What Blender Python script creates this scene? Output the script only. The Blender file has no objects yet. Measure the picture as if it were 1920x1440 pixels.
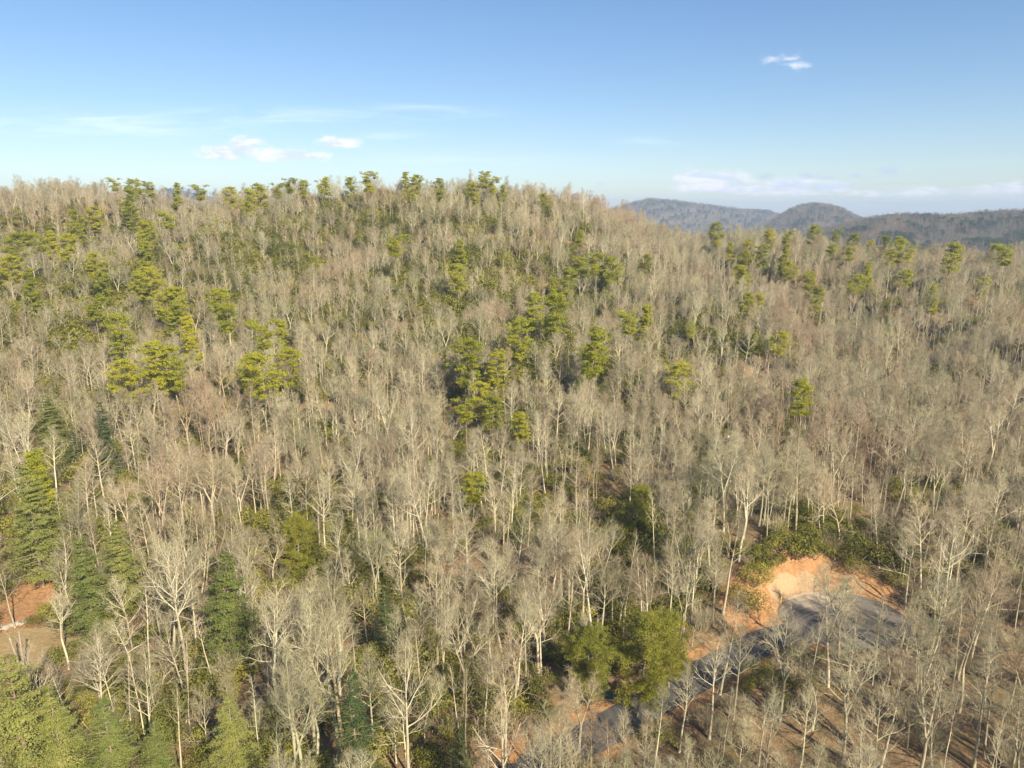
import bpy, math, random
import numpy as np
from mathutils import Vector, Matrix

# ------------------------------------------------------------------ camera, sky, sun, exposure
SC = bpy.context.scene
COL = SC.collection
R = math.radians
CAMZ = 60.0
PITCH = 13.5
FPX = 1331.0            # focal length in pixels of the 1920 wide photograph
cam_d = bpy.data.cameras.new("camera")
cam = bpy.data.objects.new("camera", cam_d)
COL.objects.link(cam)
cam.location = (0, 0, CAMZ)
cam.rotation_euler = (R(90 - PITCH), 0, 0)
cam_d.sensor_width = 36.0
cam_d.lens = 36.0 * FPX / 1920.0
cam_d.clip_start = 0.5
cam_d.clip_end = 30000
SC.camera = cam

SUN_EL, SUN_AZ = 34.0, 146.6      # azimuth clockwise from +Y (the viewing direction)
sd = bpy.data.lights.new("sun", 'SUN')
sd.energy = 5.0
sd.angle = R(0.5)
sd.color = (1.0, 0.89, 0.69)
so = bpy.data.objects.new("sun", sd)
COL.objects.link(so)
tosun = Vector((math.sin(R(SUN_AZ)) * math.cos(R(SUN_EL)), math.cos(R(SUN_AZ)) * math.cos(R(SUN_EL)), math.sin(R(SUN_EL))))
so.rotation_euler = tosun.to_track_quat('Z', 'Y').to_euler()
so.location = (0, -50, 200)

SC.view_settings.view_transform = 'Standard'
SC.view_settings.look = 'None'
SC.view_settings.gamma = 1
SC.view_settings.exposure = 0.92
SC.render.engine = 'CYCLES'
SC.cycles.max_bounces = 5
SC.cycles.diffuse_bounces = 3
SC.cycles.transmission_bounces = 2
SC.cycles.volume_bounces = 0
SC.cycles.transparent_max_bounces = 4

W = bpy.data.worlds.new("World")
SC.world = W
W.use_nodes = True


class NT:
    """small node-tree helper"""
    def __init__(s, tree):
        s.t = tree
        s.t.nodes.clear()

    def n(s, typ, **kw):
        nd = s.t.nodes.new(typ)
        for k, v in kw.items():
            if k.startswith('i_'):
                key = k[2:]
                key = int(key) if key.isdigit() else key.replace('_', ' ')
                s.set(nd, key, v)
            else:
                setattr(nd, k, v)
        return nd

    def set(s, nd, key, v):
        sock = nd.inputs[key]
        if isinstance(v, bpy.types.NodeSocket):
            s.t.links.new(v, sock)
        elif isinstance(v, bpy.types.Node):
            s.t.links.new(v.outputs[0], sock)
        else:
            sock.default_value = v

    def m(s, op, a, b=0.0, c=None, clamp=False):
        nd = s.t.nodes.new('ShaderNodeMath')
        nd.operation = op
        nd.use_clamp = clamp
        s.set(nd, 0, a)
        s.set(nd, 1, b)
        if c is not None:
            s.set(nd, 2, c)
        return nd.outputs[0]

    def mix(s, f, a, b):
        nd = s.t.nodes.new('ShaderNodeMix')
        nd.data_type = 'RGBA'
        s.set(nd, 0, f)
        s.set(nd, 6, a)
        s.set(nd, 7, b)
        return nd.outputs[2]

    def noise(s, vec, scale, detail=4.0, rough=0.55, dist=0.0):
        nd = s.t.nodes.new('ShaderNodeTexNoise')
        if vec is not None:
            s.set(nd, 'Vector', vec)
        s.set(nd, 'Scale', scale)
        s.set(nd, 'Detail', detail)
        s.set(nd, 'Roughness', rough)
        s.set(nd, 'Distortion', dist)
        return nd.outputs[0]

    def ramp(s, f, stops):
        nd = s.t.nodes.new('ShaderNodeValToRGB')
        s.set(nd, 0, f)
        el = nd.color_ramp.elements
        while len(el) < len(stops):
            el.new(0.5)
        for e, (p, c) in zip(el, stops):
            e.position = p
            e.color = (c[0], c[1], c[2], 1) if len(c) == 3 else c
        return nd.outputs[0]

    def sstep(s, x, lo, hi):
        nd = s.t.nodes.new('ShaderNodeMapRange')
        nd.interpolation_type = 'SMOOTHSTEP'
        s.set(nd, 0, x)
        s.set(nd, 1, lo)
        s.set(nd, 2, hi)
        s.set(nd, 3, 0.0)
        s.set(nd, 4, 1.0)
        return nd.outputs[0]


w = NT(W.node_tree)
sky = w.n('ShaderNodeTexSky')
sky.sky_type = 'NISHITA'
sky.sun_disc = False
sky.sun_elevation = R(SUN_EL)
sky.sun_rotation = R(SUN_AZ)
sky.altitude = 700
sky.air_density = 1.0
sky.dust_density = 0.6
sky.ozone_density = 2.0
tc = w.n('ShaderNodeTexCoord')
sep = w.n('ShaderNodeSeparateXYZ', i_0=tc.outputs['Generated'])
dy = w.m('MAXIMUM', sep.outputs[1], 0.05)
U = w.m('DIVIDE', sep.outputs[0], dy)
V = w.m('DIVIDE', sep.outputs[2], dy)


def pu(px): return (px - 960) / 1369.0
def pv(py):
    a = math.atan((720 - py) / FPX) - R(PITCH)
    return math.tan(a)


# clouds of the sky, by direction: (px, py, half width, half height, softness of the noise, strength, grey)
WISPS = [(255, 234, 210, 20, 0.75), (520, 218, 240, 13, 0.6), (810, 210, 95, 12, 0.6), (740, 258, 60, 10, .4), (1215, 266, 50, 9, 0.3),
         (860, 300, 150, 14, 0.35), (60, 240, 110, 10, 0.35), (1700, 376, 330, 16, 0.4), (1380, 364, 150, 12, 0.35)]
PUFFS = [(430, 290, 52, 20, 0.9), (466, 279, 36, 24, 0.95), (545, 294, 100, 16, .8), (640, 271, 42, 15, 0.85), (1462, 120, 46, 24, 0.42), (1425, 116, 44, 12, .4),
         (1292, 335, 34, 17, 1.3), (1350, 334, 46, 15, 1.0), (1355, 354, 90, 15, 1.1), (1480, 352, 52, 18, 1.3), (1555, 352, 60, 15, 1.0), (1450, 360, 130, 12, 0.7),
         (1720, 362, 190, 14, 0.6), (1880, 358, 110, 18, 0.65)]
GREYS = [(1432, 330, 20, 9, 0.6), (1508, 330, 30, 9, 0.6), (1545, 334, 34, 7, .5), (1597, 328, 14, 7, 0.6), (1658, 320, 32, 12, 0.7), (1900, 312, 26, 8, 0.5), (1125, 343, 16, 6, 0.5), (1168, 341, 10, 6, 0.4)]
uv = w.n('ShaderNodeCombineXYZ', i_0=U, i_1=w.m('MULTIPLY', V, 2.6), i_2=0.0)
nz = w.noise(uv, 26.0, 8.0, 0.62, 0.4)
nz2 = w.noise(w.n('ShaderNodeCombineXYZ', i_0=U, i_1=w.m('MULTIPLY', V, 9.0), i_2=3.0), 9.0, 7.0, 0.6, 0.6)


def blobs(lst, mode):
    acc = None
    for (px, py, hw, hh, st) in lst:
        du = w.m('MULTIPLY', w.m('SUBTRACT', U, pu(px)), 1369.0 / hw)
        v0 = pv(py)
        dv = w.m('MULTIPLY', w.m('SUBTRACT', V, v0), 1369.0 / hh)
        if mode == 'puff':   # flat base, domed top
            dv = w.m('MULTIPLY', dv, w.m('ADD', 1.0, w.m('MULTIPLY', w.m('LESS_THAN', dv, 0.0), 0.7)))
        d = w.m('ADD', w.m('MULTIPLY', du, du), w.m('MULTIPLY', dv, dv))
        g = w.m('MULTIPLY', w.m('EXPONENT', w.m('MULTIPLY', d, -1.0)), st)
        acc = g if acc is None else w.m('MAXIMUM', acc, g)
    return acc


wm = w.m('MULTIPLY', blobs(WISPS, 'w'), w.sstep(nz2, 0.36, 0.72))
pb = blobs(PUFFS, 'puff')
pm = w.sstep(w.m('ADD', pb, w.m('MULTIPLY', w.m('SUBTRACT', nz, 0.5), 1.5)), 0.20, 0.80)
pm = w.m('MULTIPLY', pm, w.sstep(pb, 0.05, 0.35))
gb = blobs(GREYS, 'w')
gm = w.m('MULTIPLY', w.sstep(w.m('ADD', gb, w.m('MULTIPLY', w.m('SUBTRACT', nz, 0.5), 1.4)), 0.25, 0.8), w.sstep(gb, 0.05, 0.3))
SKYS = 0.076
base = w.mix(1.0, sky.outputs[0], sky.outputs[0])
gm_ = w.n('ShaderNodeGamma', i_Color=sky.outputs[0], i_Gamma=0.86)
hs = w.n('ShaderNodeHueSaturation', i_Hue=0.506, i_Saturation=1.28, i_Value=1.28, i_Color=gm_.outputs[0])
K = 1.0 / SKYS
c1 = w.mix(w.m('MULTIPLY', wm, 0.85), hs.outputs[0], (0.62 * K, 0.69 * K, 0.77 * K, 1))
cloudcol = w.mix(w.sstep(nz, 0.35, 0.65), (0.43 * K, 0.48 * K, 0.58 * K, 1), (0.68 * K, 0.65 * K, 0.66 * K, 1))
c2 = w.mix(w.m('MULTIPLY', pm, 0.9), c1, cloudcol)
c3 = w.mix(w.m('MULTIPLY', gm, 0.8), c2, (0.34 * K, 0.41 * K, 0.52 * K, 1))
bg = w.n('ShaderNodeBackground', i_Color=c3, i_Strength=SKYS)
wo = w.n('ShaderNodeOutputWorld', i_Surface=bg)

# ------------------------------------------------------------------ terrain function (z relative to the world, camera at z=60)
rng = np.random.default_rng(7)
random.seed(7)


def sinefield(seed, wl, n=10):
    r = np.random.default_rng(seed)
    a = r.uniform(0, 2 * np.pi, n)
    k = 2 * np.pi / (wl * r.uniform(0.7, 1.5, n))
    ph = r.uniform(0, 2 * np.pi, n)
    kx, ky = k * np.cos(a), k * np.sin(a)

    def f(x, y):
        s = 0.0
        for i in range(n):
            s = s + np.sin(kx[i] * x + ky[i] * y + ph[i])
        return s / math.sqrt(n / 2)
    return f


N_big = sinefield(1, 95)
N_mid = sinefield(2, 34)
N_sml = sinefield(3, 9)
N_farA = sinefield(4, 420)
N_farB = sinefield(5, 120)
N_fine = sinefield(16, 2.3, 14)
N_fin2 = sinefield(17, 4.5, 12)
N_den = sinefield(6, 42)
N_shr = sinefield(8, 26)
N_col = sinefield(9, 60)

CX = np.array([-400, 0, 200, 400, 600, 800, 900, 1000, 1100, 1200, 1300, 1500, 1700, 1920, 2400])
CY = np.array([386, 387, 394, 404, 394, 378, 377, 389, 414, 443, 468, 488, 505, 528, 558])
CD = np.array([350, 370, 380, 385, 385, 380, 380, 385, 395, 400, 395, 375, 350, 330, 300])
PT = np.array([-1, 0.16, 0.32, 0.45, 0.59, 0.73, 0.86, 1.0])
PS = np.array([0, 0, .02, .10, .26, .49, .76, 1.0])
FAR = [  # ridge: distance, front width, back width, [px], [py]
    (3400, 700, 900, [1000, 1120, 1165, 1215, 1270, 1330, 1380, 1440, 1470, 1560, 1700], [410, 397, 388, 374, 379, 386, 393, 396, 405, 430, 470]),
    (2300, 480, 600, [1300, 1400, 1445, 1480, 1505, 1530, 1555, 1580, 1610, 1650, 1700, 1800], [465, 440, 416, 396, 387, 384, 387, 395, 409, 425, 440, 470]),
    (1350, 420, 500, [1380, 1480, 1560, 1600, 1640, 1700, 1750, 1800, 1850, 1920, 2300], [484, 455, 428, 416, 409, 405, 404, 404, 401, 397, 388]),
    (2700, 500, 600, [-300, 100, 200, 250, 300, 345, 400, 470, 560, 700], [400, 378, 368, 364, 358, 352, 362, 376, 392, 430]),
]
# turnaround and road (world xy)
TC = np.array([49.0, 94.0])
TRX, TRY = 9.2, 7.7


def on_plane(px, py, z=1.4):
    a, b = (px - 960) / FPX, (720 - py) / FPX
    cp, sp = math.cos(R(PITCH)), math.sin(R(PITCH))
    t = (z - CAMZ) / (-sp + b * cp)
    return [a * t, (cp + b * sp) * t]


ROAD = np.array([[46.0, 92.0], on_plane(1441, 1199), on_plane(1375, 1232), on_plane(1310, 1264), on_plane(1238, 1302), on_plane(1150, 1350), on_plane(1050, 1402), on_plane(940, 1460), on_plane(840, 1540)])
RW = 2.5


def road_z(x, y):
    return 1.6 + 0.02 * (x - 45) + 0.012 * (y - 95)


def dist_road(x, y):
    d = np.full(np.shape(x), 1e9)
    for (a, b) in zip(ROAD[:-1], ROAD[1:]):
        v = b - a
        t = np.clip(((x - a[0]) * v[0] + (y - a[1]) * v[1]) / (v @ v), 0, 1)
        d = np.minimum(d, np.hypot(x - a[0] - t * v[0], y - a[1] - t * v[1]))
    return d


def smooth(e0, e1, x):
    t = np.clip((x - e0) / (e1 - e0), 0, 1)
    return t * t * (3 - 2 * t)


def ell_turn(x, y):
    """distance outside the asphalt turnaround: an ellipse drawn out towards the right"""
    dx, dy = x - TC[0], y - TC[1]
    return (np.hypot(dx / TRX, dy / TRY) - 1) * 8.5


def height(x, y):
    x = np.asarray(x, float)
    y = np.asarray(y, float)
    yc = np.maximum(y, 40.0)
    px = np.clip(x / yc, -1.2, 1.2) * 1369 + 960
    cy = np.interp(px, CX, CY)
    cd = np.interp(px, CX, CD)
    H = cd * (400 - cy) / 1369.0
    V = -58.5
    t = y / cd
    s = np.interp(t, PT, PS)
    # smooth the profile a little
    s = (s + np.interp(t + 0.05, PT, PS) + np.interp(t - 0.05, PT, PS)) / 3
    z = V + (H - V) * s
    amp = smooth(0.2, 0.6, t) * (1 - 0.75 * smooth(0.8, 1.0, t))
    z = z + N_big(x, y) * 3.0 * amp + N_mid(x, y) * (0.45 + 0.5 * amp) + N_sml(x, y) * 0.10
    # behind the crest the land falls away
    over = np.maximum(y - cd, 0)
    z = z - over ** 1.25 * 0.11
    far = np.full(np.shape(x), -135.0) + N_farA(x, y) * 8 + N_farB(x, y) * 3
    for (yr, wf, wb, fx, fy) in FAR:
        fpx = x / np.maximum(y, 100) * 1369 + 960
        zr = yr * (400 - np.interp(fpx, fx, fy)) / 1369.0 - 13
        dd = (y - yr)
        ww = np.where(dd < 0, wf, wb)
        g = np.exp(-(dd / ww) ** 2)
        rel = N_farB(x, y) * 4 * (1 - 0.7 * g) + N_farA(x * 1.7, y * 1.7) * 9 * (1 - g)
        far = np.maximum(far, -135 + (zr + 135) * g + rel * g)
    z = np.maximum(z, far)
    # knoll behind the turnaround, then cut bank and level road
    z = z + 6.3 * np.exp(-(((x - 44) / 13) ** 2 + ((y - 111) / 10) ** 2)) + 3.6 * np.exp(-(((x - 35) / 7) ** 2 + ((y - 98) / 7) ** 2))
    z = z + CAMZ
    dt = ell_turn(x, y)
    dr = dist_road(x, y) - RW
    dm = np.minimum(dt, dr)
    k = smooth(0.4, 4.4, dm + N_sml(x * 2.3, y * 2.3) * 0.35)
    near = dm < 8
    gul = smooth(0.4, 1.6, dt) * smooth(6.5, 3.5, dt)
    z = z + gul * (N_fine(x, y) * 0.22 + N_fin2(x, y) * 0.38)
    z = np.where(near, road_z(x, y) * (1 - k) + z * k, z)
    return z


def proj(x, y, z):
    """world -> photo pixel"""
    cp, sp = math.cos(R(PITCH)), math.sin(R(PITCH))
    dz = z - CAMZ
    depth = y * cp - dz * sp
    up = y * sp + dz * cp
    return 960 + FPX * x / depth, 720 - FPX * up / depth, depth


def ray(px, py):
    cp, sp = math.cos(R(PITCH)), math.sin(R(PITCH))
    a, b = (px - 960) / FPX, (720 - py) / FPX
    return a, cp + b * sp, -sp + b * cp


def on_ground(px, py, lift=0.0, y0=40, y1=640):
    """where the ray through a pixel meets the ground raised by lift"""
    dx, dyy, dz = ray(px, py)
    ys = np.arange(y0, y1, 0.25)
    t = ys / dyy
    xs = dx * t
    zs = CAMZ + dz * t
    g = height(xs, ys) + lift
    hit = np.nonzero(zs <= g)[0]
    i = hit[0] if len(hit) else int(np.argmin(zs - g))
    return float(xs[i]), float(ys[i]), float(g[i] - lift)


# ------------------------------------------------------------------ materials
def mat(name):
    m = bpy.data.materials.new(name)
    m.use_nodes = True
    return m, NT(m.node_tree)


def finish(nt, shader):
    nt.n('ShaderNodeOutputMaterial', i_Surface=shader)


def bark_mat(name, dark, light, rnd=0.5):
    m, t = mat(name)
    oi = t.n('ShaderNodeObjectInfo')
    g = t.n('ShaderNodeNewGeometry')
    n1 = t.noise(g.outputs['Position'], 1.3, 3, 0.6)
    f = t.m('ADD', t.m('MULTIPLY', oi.outputs['Random'], rnd), t.m('MULTIPLY', n1, 1 - rnd), clamp=True)
    col = t.ramp(f, [(0.12, dark), (0.75, light)])
    # lichen and warm tint by tree
    r2 = t.m('FRACT', t.m('MULTIPLY', oi.outputs['Random'], 17.3))
    col = t.mix(t.m('MULTIPLY', t.sstep(r2, 0.6, 0.95), 0.30), col, (0.30, 0.31, 0.18, 1))
    col = t.mix(t.m('MULTIPLY', t.sstep(r2, 0.35, 0.05), 0.28), col, (0.42, 0.25, 0.16, 1))
    reg = t.noise(oi.outputs['Location'], 0.022, 3, 0.6)
    col = t.mix(t.m('MULTIPLY', t.sstep(reg, 0.52, 0.66), 0.45), col, (0.46, 0.30, 0.20, 1))
    reg2 = t.noise(t.n('ShaderNodeVectorMath', operation='ADD', i_0=oi.outputs['Location'], i_1=(500.0, 90.0, 0)), 0.03, 3, 0.6)
    col = t.mix(t.m('MULTIPLY', t.sstep(reg2, 0.50, 0.68), 0.35), col, (0.36, 0.36, 0.20, 1))
    b = t.n('ShaderNodeBsdfPrincipled', i_Base_Color=col, i_Roughness=0.9)
    b.inputs['Specular IOR Level'].default_value = 0.15
    finish(t, b)
    return m


def leaf_mat(name, c0, c1, c2, transl=0.3, nscale=0.6, rnd=0.55):
    m, t = mat(name)
    oi = t.n('ShaderNodeObjectInfo')
    g = t.n('ShaderNodeNewGeometry')
    n1 = t.noise(g.outputs['Position'], nscale, 3, 0.6)
    f = t.m('ADD', t.m('MULTIPLY', oi.outputs['Random'], rnd), t.m('MULTIPLY', t.sstep(n1, 0.25, 0.75), 1 - rnd), clamp=True)
    col = t.ramp(f, [(0.05, c0), (0.5, c1), (0.95, c2)])
    pr = t.m('MULTIPLY', t.m('SUBTRACT', g.outputs['Random Per Island'], 0.5), 0.5)
    hs_ = t.n('ShaderNodeHueSaturation', i_Color=col, i_Value=t.m('ADD', 1.0, pr))
    d = t.n('ShaderNodeBsdfPrincipled', i_Base_Color=hs_.outputs[0], i_Roughness=0.6)
    d.inputs['Specular IOR Level'].default_value = 0.25
    tr = t.n('ShaderNodeBsdfTranslucent', i_Color=hs_.outputs[0])
    mx = t.n('ShaderNodeMixShader', i_0=transl, i_1=d.outputs[0], i_2=tr.outputs[0])
    finish(t, mx)
    return m


M_bark = bark_mat('pale_bark', (0.22, 0.185, 0.12), (0.70, 0.63, 0.44))
M_twig = bark_mat('twig_bark', (0.18, 0.15, 0.09), (0.50, 0.435, 0.28))
M_farbark = bark_mat('far_bark', (0.10, 0.09, 0.075), (0.21, 0.185, 0.155))
M_pbark = bark_mat('pine_bark', (0.16, 0.12, 0.09), (0.34, 0.27, 0.21))
M_pine = leaf_mat('pine_needles', (0.22, 0.24, 0.025), (0.40, 0.40, 0.035), (0.54, 0.48, 0.05), 0.4)
M_bpine = leaf_mat('shortleaf_needles', (0.12, 0.14, 0.02), (0.24, 0.24, 0.03), (0.38, 0.34, 0.045), 0.3)
M_wpine = leaf_mat('white_pine_needles', (0.11, 0.15, 0.035), (0.21, 0.235, 0.055), (0.32, 0.32, 0.085), 0.3)
M_hem = leaf_mat('hemlock_needles', (0.05, 0.085, 0.025), (0.09, 0.125, 0.035), (0.14, 0.16, 0.045), 0.25)
M_shrub = leaf_mat('laurel_leaves', (0.08, 0.09, 0.018), (0.19, 0.185, 0.032), (0.36, 0.32, 0.055), 0.25)
M_farneedle = leaf_mat('far_needles', (0.05, 0.08, 0.03), (0.07, 0.10, 0.035), (0.11, 0.13, 0.04), 0.2)


def ground_mat():
    m, t = mat('leaf_litter')
    g = t.n('ShaderNodeNewGeometry')
    P = g.outputs['Position']
    a = t.n('ShaderNodeAttribute', attribute_name='zone')
    s = t.n('ShaderNodeSeparateColor', i_0=a.outputs['Color'])
    n1 = t.noise(P, 0.09, 5, 0.6)
    n2 = t.noise(P, 1.7, 6, 0.7)
    n3 = t.noise(P, 9.0, 3, 0.7)
    f = t.m('ADD', t.m('MULTIPLY', n1, 0.55), t.m('MULTIPLY', n2, 0.45))
    litter = t.ramp(f, [(0.30, (0.13, 0.08, 0.045)), (0.48, (0.24, 0.165, 0.09)), (0.60, (0.37, 0.245, 0.13)), (0.75, (0.45, 0.325, 0.19))])
    litter = t.mix(t.m('MULTIPLY', t.sstep(n3, 0.5, 0.75), 0.4), litter, (0.45, 0.31, 0.20, 1))
    moss = t.sstep(t.noise(P, 0.16, 4, 0.6), 0.52, 0.68)
    litter = t.mix(t.m('MULTIPLY', moss, 0.45), litter, (0.13, 0.12, 0.03, 1))
    # R: clay bank, G: lawn, B: pale rock / gravel
    clay = t.ramp(t.m('ADD', t.m('MULTIPLY', n2, 0.6), t.m('MULTIPLY', n3, 0.4)), [(0.3, (0.28, 0.14, 0.06)), (0.48, (0.46, 0.245, 0.11)), (0.68, (0.60, 0.38, 0.20))])
    lawn = t.ramp(f, [(0.3, (0.36, 0.26, 0.12)), (0.7, (0.52, 0.38, 0.19))])
    rock = t.ramp(n3, [(0.3, (0.38, 0.22, 0.11)), (0.5, (0.54, 0.38, 0.22)), (0.8, (0.64, 0.50, 0.34))])
    wob = t.m('MULTIPLY', t.m('SUBTRACT', n2, 0.5), 0.8)
    c = t.mix(t.sstep(t.m('ADD', s.outputs[0], wob), 0.35, 0.65), litter, clay)
    c = t.mix(t.sstep(t.m('ADD', s.outputs[1], wob), 0.35, 0.65), c, lawn)
    c = t.mix(t.sstep(t.m('ADD', s.outputs[2], wob), 0.40, 0.70), c, rock)
    bp = t.n('ShaderNodeBump', i_Strength=1.0, i_Distance=0.4, i_Height=t.m('ADD', n2, t.m('MULTIPLY', n3, 0.5)))
    b = t.n('ShaderNodeBsdfPrincipled', i_Base_Color=c, i_Roughness=0.95, i_Normal=bp)
    b.inputs['Specular IOR Level'].default_value = 0.1
    finish(t, b)
    return m


M_ground = ground_mat()


def hills_mat():
    m, t = mat('far_forest_floor')
    g = t.n('ShaderNodeNewGeometry')
    n1 = t.noise(g.outputs['Position'], 0.02, 6, 0.65)
    c = t.ramp(n1, [(0.3, (0.08, 0.08, 0.045)), (0.5, (0.15, 0.12, 0.08)), (0.7, (0.22, 0.16, 0.11))])
    b = t.n('ShaderNodeBsdfPrincipled', i_Base_Color=c, i_Roughness=1.0)
    finish(t, b)
    return m


M_hills = hills_mat()


def asphalt_mat():
    m, t = mat('asphalt')
    g = t.n('ShaderNodeNewGeometry')
    P = g.outputs['Position']
    n3 = t.noise(P, 22, 3, 0.8)
    base_ = t.ramp(n3, [(0.3, (0.045, 0.044, 0.045)), (0.7, (0.09, 0.087, 0.084))])
    # arcs of sand swept round by tyres
    v = t.n('ShaderNodeVectorMath', operation='SUBTRACT', i_0=P, i_1=(50.0, 84.0, 0))
    L = t.n('ShaderNodeVectorMath', operation='LENGTH', i_0=v.outputs[0])
    sp = t.n('ShaderNodeSeparateXYZ', i_0=v.outputs[0])
    ang = t.m('ARCTAN2', sp.outputs[1], sp.outputs[0])
    cv = t.n('ShaderNodeCombineXYZ', i_0=t.m('MULTIPLY', L.outputs['Value'], 0.45), i_1=t.m('MULTIPLY', ang, 0.8), i_2=0.0)
    n4 = t.noise(cv, 1.6, 5, 0.55, 0.6)
    dust = t.m('MULTIPLY', t.sstep(n4, 0.40, 0.60), 0.95)
    a = t.n('ShaderNodeAttribute', attribute_name='dust')
    dust = t.m('MULTIPLY', dust, t.m('ADD', 0.10, t.m('MULTIPLY', a.outputs['Fac'], 1.0)))
    dust = t.m('MAXIMUM', dust, t.sstep(t.m('ADD', a.outputs['Fac'], t.m('MULTIPLY', t.m('SUBTRACT', n4, 0.5), 0.8)), 0.70, 0.98))
    c = t.mix(dust, base_, (0.52, 0.42, 0.30, 1))
    b = t.n('ShaderNodeBsdfPrincipled', i_Base_Color=c, i_Roughness=0.85)
    finish(t, b)
    return m


M_asph = asphalt_mat()


def plain(name, c, rough=0.6, metal=0.0, c2=None, sc=6.0):
    m, t = mat(name)
    if c2:
        tcn = t.n('ShaderNodeTexCoord')
        col = t.ramp(t.noise(tcn.outputs['Object'], sc, 4, 0.6), [(0.35, c), (0.7, c2)])
    else:
        col = (*c, 1)
    b = t.n('ShaderNodeBsdfPrincipled', i_Base_Color=col, i_Roughness=rough, i_Metallic=metal)
    finish(t, b)
    return m


M_greenbox = plain('green_enamel', (0.02, 0.10, 0.065), 0.4, c2=(0.03, 0.13, 0.08))
M_conc = plain('concrete', (0.40, 0.38, 0.34), 0.9, c2=(0.52, 0.49, 0.44))
M_yellow = plain('yellow_plastic', (0.75, 0.55, 0.03), 0.5, c2=(0.65, 0.46, 0.03))
M_white = plain('white_reflector', (0.8, 0.8, 0.78), 0.4)
M_rock = plain('pale_rock', (0.28, 0.24, 0.19), 0.9, c2=(0.48, 0.42, 0.34), sc=3)
M_snag = plain('weathered_wood', (0.24, 0.19, 0.14), 0.9, c2=(0.42, 0.35, 0.26), sc=2)
M_dark = plain('dark_metal', (0.05, 0.05, 0.05), 0.5)


# ------------------------------------------------------------------ object helpers
def tag(o, label=None, cat=None, group=None, kind=None):
    if label: o['label'] = label
    if cat: o['category'] = cat
    if group: o['group'] = group
    if kind: o['kind'] = kind
    return o


def new_mesh(name, verts, faces, mats, fm=None, smooth_=False):
    me = bpy.data.meshes.new(name)
    verts = np.asarray(verts, dtype=np.float32)
    nv = len(verts)
    me.vertices.add(nv)
    me.vertices.foreach_set('co', verts.ravel())
    if isinstance(faces, np.ndarray):
        nf, k = faces.shape
        me.loops.add(nf * k)
        me.loops.foreach_set('vertex_index', faces.astype(np.int32).ravel())
        me.polygons.add(nf)
        me.polygons.foreach_set('loop_start', np.arange(0, nf * k, k, dtype=np.int32))
    else:  # list of arrays
        tot = sum(f.shape[0] * f.shape[1] for f in faces)
        me.loops.add(tot)
        me.loops.foreach_set('vertex_index', np.concatenate([f.astype(np.int32).ravel() for f in faces]))
        starts, off = [], 0
        for f in faces:
            starts.append(off + np.arange(0, f.shape[0] * f.shape[1], f.shape[1], dtype=np.int32))
            off += f.shape[0] * f.shape[1]
        me.polygons.add(sum(len(s) for s in starts))
        me.polygons.foreach_set('loop_start', np.concatenate(starts))
    for m in mats:
        me.materials.append(m)
    if fm is not None:
        me.polygons.foreach_set('material_index', np.asarray(fm, dtype=np.int32))
    if smooth_:
        me.polygons.foreach_set('use_smooth', np.ones(len(me.polygons), dtype=bool))
    me.update(calc_edges=True)
    me.validate()
    return me


def link(name, me, parent=None, loc=None):
    o = bpy.data.objects.new(name, me)
    COL.objects.link(o)
    if parent: o.parent = parent
    if loc: o.location = loc
    return o


def empty(name, loc, rz=0.0, sc=1.0):
    o = bpy.data.objects.new(name, None)
    COL.objects.link(o)
    o.location = loc
    o.rotation_euler = (0, 0, rz)
    o.scale = (sc, sc, sc)
    return o


# ------------------------------------------------------------------ ground
def axis(lo, hi, step, flo, fhi, fstep):
    a = np.concatenate([np.arange(lo, flo, step), np.arange(flo, fhi, fstep), np.arange(fhi, hi + step, step)])
    return a


gx = axis(-560, 560, 3.0, 8, 74, 0.6)
gy = axis(-30, 570, 3.0, 60, 132, 0.6)
X, Y = np.meshgrid(gx, gy)
Z = height(X, Y)
nx, ny = len(gx), len(gy)
idx = np.arange(nx * ny).reshape(ny, nx)
F = np.stack([idx[:-1, :-1], idx[:-1, 1:], idx[1:, 1:], idx[1:, :-1]], -1).reshape(-1, 4)
me = new_mesh('ground', np.stack([X, Y, Z], -1).reshape(-1, 3), F, [M_ground], smooth_=True)


def zones(x, y):
    dt = ell_turn(x, y)
    dr = dist_road(x, y) - RW
    dm = np.minimum(dt, dr)
    clay = smooth(6.8, 4.0, dt) * (1 - 0.55 * smooth(-0.3, -1.2, y - TC[1] + 2)) * (1 - 0.6 * smooth(8, 13, x - TC[0]))
    clay = np.maximum(clay, smooth(2.6, 0.8, dr))
    clay = np.maximum(clay, 0.9 * smooth(8.5, 5, np.hypot((x - 37.5) / 1.0, (y - 95.5) / 1.1)))
    a = np.arctan2(y - TC[1], x - TC[0])
    rock = smooth(-0.5, 0.1, dt) * smooth(3.4, 2.2, dt) * smooth(1.35, 1.7, a) * smooth(2.75, 2.5, a)
    rock = np.maximum(rock, 0.75 * smooth(0.0, 0.2, dt) * smooth(0.9, 0.4, dt))
    # left clearing: dirt path and lawn
    lx, ly, _ = LC
    d = np.hypot((x - lx) / 9.0, (y - ly) / 8.0)
    lawn = smooth(1.15, 0.8, d)
    lx2, ly2, _ = LP
    path = smooth(1.3, 0.8, np.hypot((x - lx2) / 5.0, (y - ly2) / 11.0))
    return np.clip(np.maximum(clay, path), 0, 1), np.clip(lawn, 0, 1), np.clip(rock, 0, 1)


LC = on_ground(18, 1235)
LP = on_ground(60, 1130)
zr_, zg_, zb_ = zones(X.ravel(), Y.ravel())
at = me.color_attributes.new('zone', 'FLOAT_COLOR', 'POINT')
at.data.foreach_set('color', np.stack([zr_, zg_, zb_, np.ones_like(zr_)], -1).astype(np.float32).ravel())
tag(link('ground', me), 'leaf littered forest floor climbing to the ridge', 'ground', kind='structure')

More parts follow.
